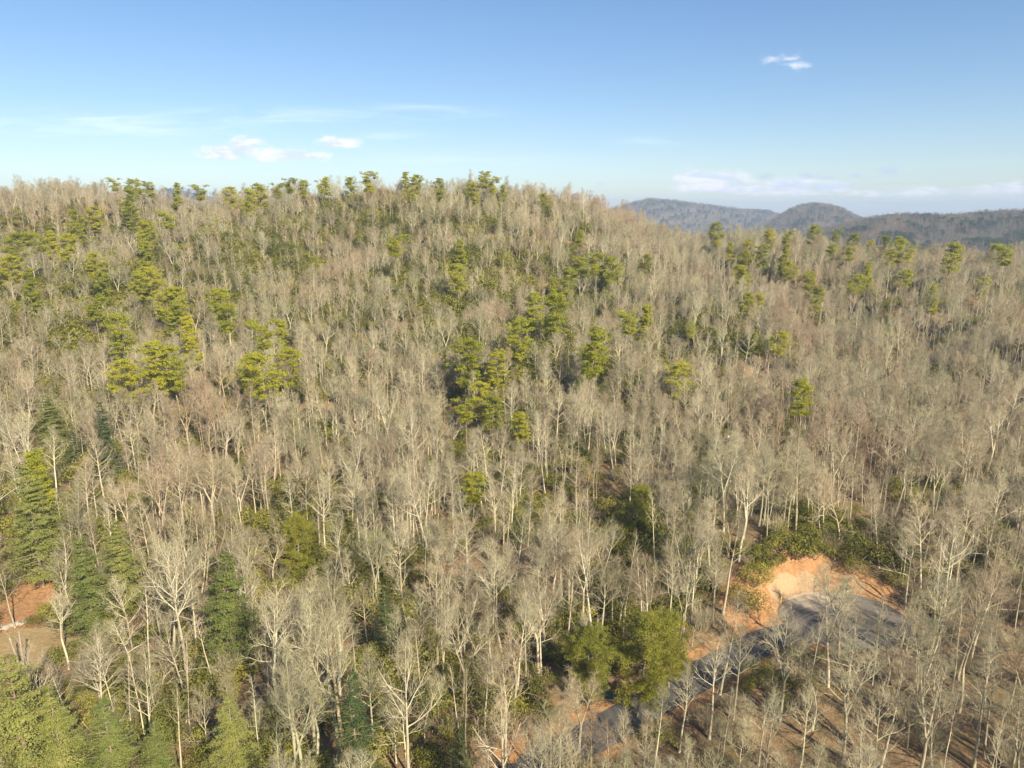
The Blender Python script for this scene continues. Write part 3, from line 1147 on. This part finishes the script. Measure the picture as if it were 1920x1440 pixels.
SPECIAL = [  # name, protos, px, py(top), height scale, label
    ('pine_tree', BIGPINES[0], 1203, 1168, .85, 'large bushy yellow green pine beside the road left of the turnaround'),
    ('pine_tree', BIGPINES[1], 1262, 1152, .7, 'smaller yellow green pine touching the right side of the large bushy one'),
    ('pine_tree', BIGPINES[1], 1108, 1178, .72, 'dark green pine in shade left of the large bushy pine'),
    ('pine_tree', BIGPINES[0], 1190, 915, .72, 'loose crowned olive pine above the bushy roadside pine group'),
    ('pine_tree', BIGPINES[1], 550, 968, .72, 'bright olive pine alone among pale bare trees in lower left'),
    ('pine_tree', PINES[4], 885, 885, .6, 'small round olive pine top among bare trees at lower centre'),
    ('pine_tree', PINES[2], 60, 845, .9, 'yellow green pine behind the big spreading white pine at the left edge'),
    ('white_pine', FIRS[1], 42, 868, 1.05, 'big spreading blue green white pine at the left edge'),
    ('white_pine', FIRS[0], 88, 738, .85, 'soft green white pine on the left above the dark hemlock pair'),
    ('hemlock', HEMS[0], 186, 748, 1.0, 'dark narrow layered hemlock on the left slope'),
    ('hemlock', HEMS[1], 130, 788, .62, 'short dark hemlock left of the narrow layered one'),
    ('white_pine', FIRS[2], 150, 1003, .95, 'wide yellowish white pine above the small clearing at left'),
    ('white_pine', FIRS[0], 212, 972, .85, 'darker green white pine at the shoulder of the yellowish one'),
    ('white_pine', FIRS[2], 415, 1030, 1.0, 'dark green layered white pine standing between bare trees at lower left'),
    ('hemlock', HEMS[1], 655, 1250, .85, 'dark green conifer at the bottom beside tall white trunks'),
    ('hemlock', HEMS[0], 722, 1105, .6, 'shaded hemlock above the bottom conifer near centre'),
    ('white_pine', FIRS[1], 15, 1228, .95, 'huge shaded green conifer filling the bottom left corner'),
    ('white_pine', FIRS[0], 95, 1290, .8, 'bright green conifer right of the one in the bottom left corner'),
    ('white_pine', FIRS[2], 195, 1300, .85, 'pale grey green conifer at the bottom edge, third from the left corner'),
    ('white_pine', FIRS[1], 428, 1300, .62, 'light green feathery conifer at the bottom edge right of the pale one'),
    ('white_pine', FIRS[0], 285, 1350, .6, 'low pale green conifer at the bottom edge between two larger ones'),
    ('hemlock', HEMS[1], 860, 1360, .5, 'low dark conifer at the bottom edge near the middle'),
]
for (nm, pr, px, py, s_, lb) in SPECIAL:
    x, y, g = by_top(px, py, pr[2] * s_, 38)
    o = plant(nm, pr, (x, y, g - .15), random.uniform(0, 6.28), s_)
    tag(o, lb, {'pine_tree': 'pine tree', 'white_pine': 'white pine', 'hemlock': 'hemlock'}[nm],
        {'pine_tree': None, 'white_pine': 'white pines at lower left', 'hemlock': 'dark hemlocks'}[nm])
    used_xy.append((x, y, 3.6 * s_))
    SCREEN.append((px, py, y, 4.5 * s_ / y * 1369, pr[2] * s_ * .85))

# evergreen bushes around the cut bank
BUSH = [(1440, 1048, 1.3, 'yellow green bush at the left corner of the bank top'), (1492, 1035, 1.5, 'rounded green bush on the bank top above the turnaround'),
        (1525, 1030, 1.3, 'bright yellow green bush right of the rounded one on the bank top'), (1562, 1022, 1.5, 'green bush above the right end of the clay bank'),
        (1602, 1040, 1.5, 'dark green bush right of the clay bank top'), (1640, 1022, 1.8, 'tall shaded evergreen bush behind the dark one right of the bank'),
        (1690, 1040, 1.9, 'broad shaded evergreen bush farthest right of the bank'), (1412, 1085, 1.2, 'small olive bush down the left side of the clay bank'),
        (1395, 1130, 1.2, 'low olive bush lowest on the left side of the clay bank'), (1590, 1062, .9, 'little bright green bush at the right foot of the dark one'),
        (1745, 1062, 1.7, 'shaded evergreen bush on the brown slope right of the turnaround'), (1425, 1065, 1.1, 'yellowish bush just below the left corner of the bank top')]
for k, (px, py, s_, lb) in enumerate(BUSH):
    x, y, g = on_ground(px, py + 14, 0.0)
    s_ *= 1.35
    sm = SHRUB_ME[k % 5]
    o = empty('evergreen_bush', (x, y, g - .1), random.uniform(0, 6.28))
    o.scale = (s_, s_, s_)
    link('stems', sm[0], o); link('foliage', sm[1], o)
    tag(o, lb, 'bush', 'evergreen bushes round the clay bank')

BELTS = [(1230, 1050, 130, 130), (1620, 1020, 210, 60), (560, 1010, 90, 80), (1300, 880, 60, 60), (980, 1010, 70, 90), (820, 1390, 150, 60), (700, 1190, 60, 90),
         (180, 620, 160, 200), (480, 500, 160, 120), (880, 560, 130, 150), (720, 430, 260, 70), (1040, 640, 140, 120), (420, 1380, 160, 60), (1270, 700, 70, 90), (120, 1030, 150, 110)]


def belts(px, py):
    g = 0.0
    for (bx, by, rx, ry) in BELTS:
        g = np.maximum(g, np.exp(-((px - bx) / rx) ** 2 - ((py - by) / ry) ** 2))
    return g


# ------------------------------------------------------------------ bare trees
UX = np.array(used_xy)


def far_from(x, y):
    ok = np.ones(len(x), bool)
    for i in range(0, len(x), 2000):
        d = np.hypot(x[i:i + 2000, None] - UX[None, :, 0], y[i:i + 2000, None] - UX[None, :, 1])
        ok[i:i + 2000] = (d > UX[None, :, 2]).all(1)
    return ok


xs, ys_, r = jitter_grid(-430, 430, 32, 520, 3.1, 21)
u_ = np.abs(xs) / np.maximum(ys_, 1)
keep = (u_ < 0.95 + 12 / ys_)
den = 0.82 + 0.15 * N_den(xs, ys_)
den = np.where(ys_ < 130, den * .90, den)
pxa, pya, _ = proj(xs, ys_, height(xs, ys_))
den = den * (1 - .0 * smooth(1180, 1260, pxa)) * (1 - .12 * smooth(1150, 800, pxa) * smooth(150, 220, ys_)) * (1 - .3 * belts(pxa, pya))
keep &= r.random(len(xs)) < den
keep &= clear_mask(xs, ys_) & bank_mask(xs, ys_)
xs, ys_ = xs[keep], ys_[keep]
k2 = far_from(xs, ys_)
xs, ys_ = xs[k2], ys_[k2]
zs = height(xs, ys_)
ppx, ppy, dep = proj(xs, ys_, zs)
tpx, tpy, _ = proj(xs, ys_, zs + 15)
# thin the trees whose crowns would stand before the turnaround and the left clearing
blk = ((tpx > 1400) & (tpx < 1680) & (tpy < 1165) & (ppy > 1075))
blk2 = ((tpx < 95) & (tpy < 1215) & (ppy > 1120))
blk3 = ((tpx > 1230) & (tpx <= 1400) & (tpy < 1240) & (ppy > 1180))
thin = r.random(len(xs))
hid = np.zeros(len(xs), bool)
for (sx, sy, sdist, hw, hh) in SCREEN:      # the woods are open just below a conifer, whose crown stands free
    tp_y = proj(xs, ys_, zs + 12)[1]
    bot = sy + hh / sdist * 1369 * .85
    hid |= (ys_ < sdist) & (np.abs(tpx - sx) < hw + 8) & (tp_y < bot) & (ppy > sy) & (ys_ > sdist - 45)
kk = ~(hid & (r.random(len(xs)) < .86)) & ~(blk & (thin < np.where(tpx > 1560, .45, .90))) & ~(blk2 & (thin < .93)) & ~(blk3 & (thin < .25))
xs, ys_, zs, ppx, ppy, dep, tpx, tpy = [a[kk] for a in (xs, ys_, zs, ppx, ppy, dep, tpx, tpy)]

HAND = [  # px, py of the top, proto, scale, label
    (755, 1185, 1, .95, 'tall pale bare tree with a thick white trunk at the bottom left of centre'),
    (692, 1215, 5, .80, 'slender pale bare tree just left of the thick white trunk'),
    (318, 1010, 0, 1.05, 'tallest pale bare tree in the lower left, its trunk running to the bottom edge'),
    (505, 1105, 4, 1.0, 'forked white bare tree at lower left right of the tallest one'),
    (568, 1110, 1, .95, 'straight white bare tree right of the forked one at lower left'),
    (600, 1090, 5, 1.0, 'slim straight bare tree left of the bottom dark conifer'),
    (825, 1098, 8, .70, 'dense pale bare crown alone in the lower middle'),
    (1020, 1075, 7, .75, 'pale multi stemmed bare tree against the dark shaded pine'),
    (1066, 1280, 2, .62, 'small leafless tree on the brown verge below the shaded pine'),
    (945, 1225, 5, .85, 'pale bare tree with close stems at the bottom centre'),
    (965, 1180, 4, .65, 'forked bare tree behind the close stems at the bottom centre'),
    (1482, 1165, 7, .78, 'white stemmed bare tree standing in front of the road at right'),
    (1612, 1135, 3, .86, 'wide crowned bare oak in front of the turnaround'),
    (1680, 1150, 6, .80, 'spreading bare tree right of the wide crowned oak'),
    (1540, 1225, 6, .70, 'low bare tree between the white stems and the oak'),
    (1345, 1185, 0, .72, 'slender bare tree reaching over the road left of the white stems'),
    (1390, 1170, 5, .72, 'thin bare tree at the middle of the road'),
    (1235, 1290, 2, .6, 'small bare tree below the large bushy pine'),
    (105, 1108, 4, .62, 'forked bare tree at the edge of the small left clearing'),
    (5, 1050, 6, .75, 'lichened bare tree cut by the left edge above the stones'),
    (170, 1165, 3, .62, 'spreading pale bare tree right of the left clearing'),
    (225, 1140, 6, .72, 'broad grey bare tree second from the left clearing'),
    (118, 925, 2, .75, 'upswept bare tree below the left edge white pine'),
    (505, 1000, 6, .68, 'crooked bare tree with wide limbs right of the layered white pine'),
    (1255, 905, 5, .6, 'slim bare tree beside the loose crowned olive pine'),
    (1050, 1318, 5, .62, 'thin pale bare tree hiding the road at the bottom, leftmost of three'),
    (1112, 1326, 2, .60, 'middle one of three thin bare trees hiding the road at the bottom'),
    (1175, 1322, 8, .60, 'right one of three thin bare trees hiding the road at the bottom'),
    (1020, 1345, 8, .58, 'short bare tree on the near verge, left of the three hiding the road'),
    (1082, 1358, 6, .62, 'wide low bare tree in front of the three thin ones at the bottom'),
    (1145, 1352, 0, .52, 'upright bare tree low in the frame under the green utility box'),
    (1210, 1340, 2, .58, 'bare tree low in the frame right of the one under the utility box'),
    (1285, 1235, 8, .62, 'slim bare tree against the narrow lane right of the bushy pine'),
    (1090, 1270, 7, .62, 'fork stemmed bare tree behind the three thin trees hiding the road'),
    (1720, 985, 3, .85, 'crooked dark limbed bare tree right of the shaded bushes'),
    (1800, 960, 1, .85, 'tall straight bare tree near the right edge above the open brown ground'),
]
hand_xy = []
for (px, py, pi_, s_, lb) in HAND:
    P_ = BARE[pi_]
    s_ *= .80
    x, y, g = by_top(px, py, P_[4] * s_, 40)
    # step off the asphalt
    hand_xy.append((x, y))
    o = empty('bare_tree', (x, y, g - .1), random.uniform(0, 6.28))
    o.scale = (s_, s_, s_)
    link('trunk', P_[0], o); link('crown', P_[1], o)
    tag(o, lb, 'bare tree', 'bare trees in the foreground')
HX = np.array(hand_xy)
dd_ = np.min(np.hypot(xs[:, None] - HX[None, :, 0], ys_[:, None] - HX[None, :, 1]), 1)
kk = dd_ > 2.2
xs, ys_, zs, ppx, ppy, dep, tpx, tpy = [a[kk] for a in (xs, ys_, zs, ppx, ppy, dep, tpx, tpy)]

KIND = {'tall': 'tall straight bare tree', 'narrow': 'narrow bare tree', 'oak': 'crooked bare tree', 'fork': 'fork stemmed bare tree', 'small': 'small bare tree', 'pole': 'thin pole like bare tree'}
inview = (tpx > -20) & (tpx < 1940) & (tpy < 1425) & (tpy > 0)
order = np.argsort(np.where(inview, dep, 1e9))
NIND = 300 - len(HAND)
ind = order[:NIND]
rest = np.ones(len(xs), bool)
rest[ind] = False


def spot(px, py):
    if 1180 < px < 1720 and 1040 < py < 1330: return 'near the road'
    row = 'at the bottom' if py > 1240 else ('in the lower wood' if py > 1040 else 'at the slope foot')
    col = ['far left', 'left', 'left of centre', 'right of centre', 'right', 'far right'][min(5, max(0, int(px / 320)))]
    return col + ' ' + row


proto_small = [9, 10]
pick = r.integers(0, 9, len(xs))
sm_ = r.random(len(xs)) < .22
pick = np.where(sm_, 9 + (pick % 2), pick)
pick = np.where(r.random(len(xs)) < .34, 11 + (pick % 2), pick)
sclr = r.uniform(.46, .74, len(xs)) * (1 - .08 * smooth(110, 220, ys_)) * (1 + .08 * smooth(290, 350, ys_))
lean = r.normal(size=(len(xs), 2)) * .06
rzr = r.uniform(0, 6.283, len(xs))
lab = {}
for i in ind:
    lab.setdefault((KIND[BARE[pick[i]][3]], spot(tpx[i], (tpy[i] + ppy[i]) / 2)), []).append(i)
for (kd, sp_), lst in lab.items():
    lst.sort(key=lambda q: tpx[q])
    for n_, i in enumerate(lst):
        P_ = BARE[pick[i]]
        s_ = float(sclr[i])
        o = empty('bare_tree', (float(xs[i]), float(ys_[i]), float(zs[i]) - .1), float(rzr[i]))
        o.rotation_euler = (float(lean[i, 0]), float(lean[i, 1]), float(rzr[i]))
        o.scale = (s_, s_, s_)
        link('trunk', P_[0], o); link('crown', P_[1], o)
        t_ = '%s %s' % (kd, sp_)
        if len(lst) > 1: t_ += ', %s from the left' % ordn(n_)
        tag(o, t_, 'bare tree', 'bare trees in the nearer wood')
rs = np.nonzero(rest)[0]
pts = np.stack([xs[rs], ys_[rs], zs[rs] - .1], 1)
big = rs[pick[rs] < 9]
S = sclr[rs] * np.where(ys_[rs] > 150, 1.0, 1.0)
scatter('bare_woodland', pts, np.stack([lean[rs, 0], lean[rs, 1], rzr[rs]], 1), np.stack([S, S, S * r.uniform(.92, 1.08, len(S))], 1),
        [BARE[q][2] for q in (0, 1, 2, 3, 4, 5, 6, 7, 8, 9, 11, 12, 11)], 'bare winter woodland covering the hillside up to the ridge', 'woodland')

# ------------------------------------------------------------------ undergrowth
xs, ys2, r = jitter_grid(-400, 400, 34, 470, 2.5, 31)
u_ = np.abs(xs) / np.maximum(ys2, 1)
keep = (u_ < 0.9 + 10 / ys2)
fx = xs / ys2 * 1369 + 960
den = 0.46 + 0.30 * N_shr(xs, ys2) + 0.12 * N_den(xs + 90, ys2)
pxa, pya, _ = proj(xs, ys2, height(xs, ys2))
blt = belts(pxa, pya)
opn = 0.0
for (bx, by, rx, ry) in OPEN: opn = np.maximum(opn, np.exp(-((pxa - bx) / rx) ** 2 - ((pya - by) / ry) ** 2))
den = den * (1 - opn) - .9 * opn - .30 * smooth(1180, 1260, pxa) * smooth(1120, 1200, pya) + .5 * blt + 0.10 * smooth(1150, 700, fx) - 0.18 * smooth(1250, 1700, fx)
keep &= r.random(len(xs)) < den
keep &= clear_mask(xs, ys2, 2.0, 2.5) & bank_mask(xs, ys2)
xs, ys2, blt = xs[keep], ys2[keep], blt[keep]
zs2 = height(xs, ys2)
S = r.uniform(.55, 1.9, len(xs)) * r.uniform(.7, 1, len(xs)) * (1 + .55 * smooth(110, 200, ys2)) * (1 + .5 * blt)
protos = []
for s in SHRUBS:
    v, f, m_ = join([(s[0][0], s[0][1], 0), (s[1][0], s[1][1], 1)])
    protos.append(new_mesh('shrub', v, f, [M_pbark, M_shrub], m_))
scatter('laurel_undergrowth', np.stack([xs, ys2, zs2 - .15], 1), np.stack([0 * xs, 0 * xs, r.uniform(0, 6.28, len(xs))], 1), np.stack([S, S, S * r.uniform(.7, 1.2, len(S))], 1), protos,
        'olive green laurel thicket under the bare trees', 'undergrowth')
xs, ys2, r = jitter_grid(-400, 400, 34, 470, 4.2, 33)
keep = (np.abs(xs) / np.maximum(ys2, 1) < 0.9 + 10 / ys2) & (r.random(len(xs)) < .55) & clear_mask(xs, ys2, 1.0, 2.5) & bank_mask(xs, ys2)
xs, ys2 = xs[keep], ys2[keep]
bm = [make_brush(500 + i) for i in range(3)]
S = r.uniform(.5, 1.6, len(xs))
scatter('bare_brush', np.stack([xs, ys2, height(xs, ys2) - .05], 1), np.stack([0 * xs, 0 * xs, r.uniform(0, 6.28, len(xs))], 1), np.stack([S, S, S], 1),
        [new_mesh('brush', b[0], b[1], [M_twig]) for b in bm], 'leafless brush and saplings between the trunks', 'brush')

# ------------------------------------------------------------------ far forest
FP, FS, FK = [], [], []
r = np.random.default_rng(77)
for (yr, wf, wb, fxp, fyp), n_ in zip(FAR, (16000, 14000, 15000, 5000)):
    yy = r.uniform(yr - wf * 1.7, yr + wb * .35, n_)
    pxx = r.uniform(fxp[0] if yr != 3400 else 1100, min(fxp[-1], 2050), n_)
    xx = (pxx - 960) / 1369 * yy
    FP.append(np.stack([xx, yy, height(xx, yy) - .3], 1))
    FS.append(r.uniform(.55, .85, n_) * (1.0 + yr / 9000))
FP = np.vstack(FP); FS = np.concatenate(FS)
isg = (N_farB(FP[:, 0] * 1.4, FP[:, 1] * 1.4) + r.normal(size=len(FP)) * .8 + 0.9 * smooth(1750, 1900, FP[:, 0] / FP[:, 1] * 1369 + 960)) > 1.25
(ltv, ltf), (lcv, lcf, _q) = make_bare(900, 20, 'oak', twig=4.0, dens=.6)
v, f, m_ = join([(ltv, ltf, 0), (lcv, lcf, 1)])
fb = new_mesh('far_bare', v, f, [M_farbark, M_farbark], m_)
(ltv, ltf), (lcv, lcf, _q) = make_bare(901, 22, 'fork', twig=4.0, dens=.6)
v, f, m_ = join([(ltv, ltf, 0), (lcv, lcf, 1)])
fb2 = new_mesh('far_bare', v, f, [M_farbark, M_farbark], m_)
ng = ~isg
sc_ = lambda s: np.stack([s * 1.25, s * 1.25, s], 1)
rz3 = lambda n: np.stack([np.zeros(n), np.zeros(n), r.uniform(0, 6.28, n)], 1)
scatter('distant_bare_forest', FP[ng], rz3(ng.sum()), sc_(FS[ng]), [fb, fb2], 'grey brown leafless forest on the far hills', 'forest')
_, _, (v, f, m_) = conifer_set(make_pine(950, 18, .7, 4.0, leaf=.5, per=14, npad=4), M_farneedle)
scatter('distant_pine_forest', FP[isg], rz3(isg.sum()), sc_(FS[isg]), [new_mesh('far_pine', v, f, [M_pbark, M_farneedle], m_)], 'dark green pines mixed into the far hills', 'forest')


# ------------------------------------------------------------------ small man-made things
def box(x0, x1, y0, y1, z0, z1, bev=0.0):
    import bmesh
    bm_ = bmesh.new()
    vs = [bm_.verts.new((x, y, z)) for z in (z0, z1) for y in (y0, y1) for x in (x0, x1)]
    for q in ((0, 2, 3, 1), (4, 5, 7, 6), (0, 1, 5, 4), (2, 6, 7, 3), (0, 4, 6, 2), (1, 3, 7, 5)):
        bm_.faces.new([vs[i] for i in q])
    if bev: bmesh.ops.bevel(bm_, geom=bm_.edges[:], offset=bev, segments=2, affect='EDGES')
    me_ = bpy.data.meshes.new('part')
    bm_.to_mesh(me_); bm_.free()
    return me_


def boxm(m_, *a, **k):
    q = box(*a, **k); q.materials.append(m_); return q


def utility(px, py, label, rz):
    x, y, g = on_ground(px, py)
    o = empty('utility_box', (x, y, g), rz, .75)
    link('pad', boxm(M_conc, -.75, .75, -.65, .65, -.15, .08, bev=.01), o)
    link('cabinet', boxm(M_greenbox, -.55, .55, -.45, .45, .08, .72, bev=.03), o)
    ld = link('lid', boxm(M_greenbox, -.60, .60, -.50, .50, .722, .83, bev=.03), o)
    link('handle', boxm(M_dark, -.08, .08, -.535, -.505, .74, .80, bev=.005), ld)
    tag(o, label, 'utility box')
    return o


utility(1588, 1106, 'green utility box at the far right edge of the turnaround', .4)
utility(1142, 1310, 'green utility box on the brown verge below the bushy pines', .1)
x, y, g = on_ground(1464, 1134)
x -= .0
o = empty('marker_post', (x, y, g), .3)
import bmesh


def cyl(m_, r0, r1, z0, z1, n=12):
    bm_ = bmesh.new()
    bmesh.ops.create_cone(bm_, cap_ends=True, segments=n, radius1=r0, radius2=r1, depth=z1 - z0, matrix=Matrix.Translation((0, 0, (z0 + z1) / 2)))
    me_ = bpy.data.meshes.new('part'); bm_.to_mesh(me_); bm_.free(); me_.materials.append(m_); return me_


link('post', cyl(M_yellow, .06, .05, -.3, 1.35), o)
link('cap', cyl(M_yellow, .062, .03, 1.352, 1.43), o)
link('band', cyl(M_white, .066, .066, 1.05, 1.17), o)
tag(o, 'thin yellow marker post on the clay at the left side of the turnaround', 'marker post')


# stones in a row at the left clearing
def stone(seed, s):
    rg = np.random.default_rng(seed)
    bm_ = bmesh.new()
    bmesh.ops.create_icosphere(bm_, subdivisions=3, radius=s)
    dirs = rg.normal(size=(9, 3)); dirs /= np.linalg.norm(dirs, axis=1)[:, None]
    cut = rg.uniform(.55, .9, 9) * s
    for v_ in bm_.verts:
        p = np.array(v_.co)
        for d_, c_ in zip(dirs, cut):
            e = p @ d_ - c_
            if e > 0: p = p - d_ * e
        v_.co = p * np.array([1.25, 1, .7])
    me_ = bpy.data.meshes.new('stone'); bm_.to_mesh(me_); bm_.free(); me_.materials.append(M_rock)
    return me_


for k in range(9):
    px = -6 + k * 6.5
    x, y, g = on_ground(px, 1180 - k * 1.2 + random.uniform(-3, 3))
    o = link('landscape_stone', stone(600 + k, random.uniform(.4, .65)), None, (x, y, g + .1))
    o.rotation_euler = (0, 0, random.uniform(0, 6))
    tag(o, 'pale stone in the row edging the left clearing, %s from the left' % ordn(k), 'stone', 'pale stones edging the left clearing')

# broken forked snag on the lawn
x, y, g = on_ground(43, 1262)
sg = Segs()
for (dx, L, lean_) in ((-.1, 5.2, -.22), (.15, 6.0, .03)):
    p = np.array([dx, 0, -.2]); d = norm(np.array([lean_, .05, 1.0]))
    for i in range(5):
        sg.add(p, p + d * L / 5, .2 - .018 * i, .2 - .018 * (i + 1)); p = p + d * L / 5
        d = norm(d + np.array([random.uniform(-.05, .05), 0, .02]))
v, f = sg.mesh(9)
o = empty('dead_snag', (x, y, g))
link('trunk', new_mesh('snag_trunk', v, f, [M_snag], smooth_=True), o)
sb = Segs()
for i in range(9):
    z_ = random.uniform(3, 5.6); a_ = random.uniform(0, 6.28)
    sb.add(np.array([-.9 if i % 2 else .2, .1, z_]), np.array([(-.9 if i % 2 else .2) + math.cos(a_) * .9, .1 + math.sin(a_) * .9, z_ + random.uniform(.3, 1.6)]), .035, .008)
v, f = sb.mesh(4)
link('branch_stubs', new_mesh('snag_stubs', v, f, [M_snag]), o)
tag(o, 'broken two stemmed dead trunk standing on the small lawn at left', 'dead tree')

# fallen trunk
x, y, g = on_ground(228, 1205)
sg = Segs(); p = np.array([2.2, -1.5, .35]); d = norm(np.array([-1, .55, .22]))
for i in range(9):
    sg.add(p, p + d * .9, .23 - .018 * i, .23 - .018 * (i + 1)); p = p + d * .9
    if i > 3:
        q = norm(np.array([random.uniform(-1, .2), random.uniform(-1, 1), random.uniform(.2, 1)]))
        sg.add(p, p + q * random.uniform(1.2, 2.6), .07, .02)
    d = norm(d + np.array([0, .05, -.03]))
v, f = sg.mesh(8)
o = link('fallen_trunk', new_mesh('fallen_trunk', v, f, [M_bark], smooth_=True), None, (x, y, g))
tag(o, 'pale fallen trunk lying among the bare trees right of the left clearing', 'fallen tree')

# ------------------------------------------------------------------ air
HAZE = True
if HAZE:
    mh = bpy.data.materials.new('haze_air')
    mh.use_nodes = True
    t = NT(mh.node_tree)
    pv_ = t.n('ShaderNodeVolumePrincipled')
    pv_.inputs['Color'].default_value = (0.58, 0.74, 1.0, 1)
    pv_.inputs['Density'].default_value = 1.75e-4
    pv_.inputs['Anisotropy'].default_value = 0.0
    t.n('ShaderNodeOutputMaterial', i_Volume=pv_)
    mh.cycles.homogeneous_volume = True
    hz = link('haze', boxm(mh, -9500, 9500, -200, 9100, -190, 195), None)
    hz['kind'] = 'stuff'
    hz['label'] = 'thin blue haze in the air over the hills'
    hz['category'] = 'haze'
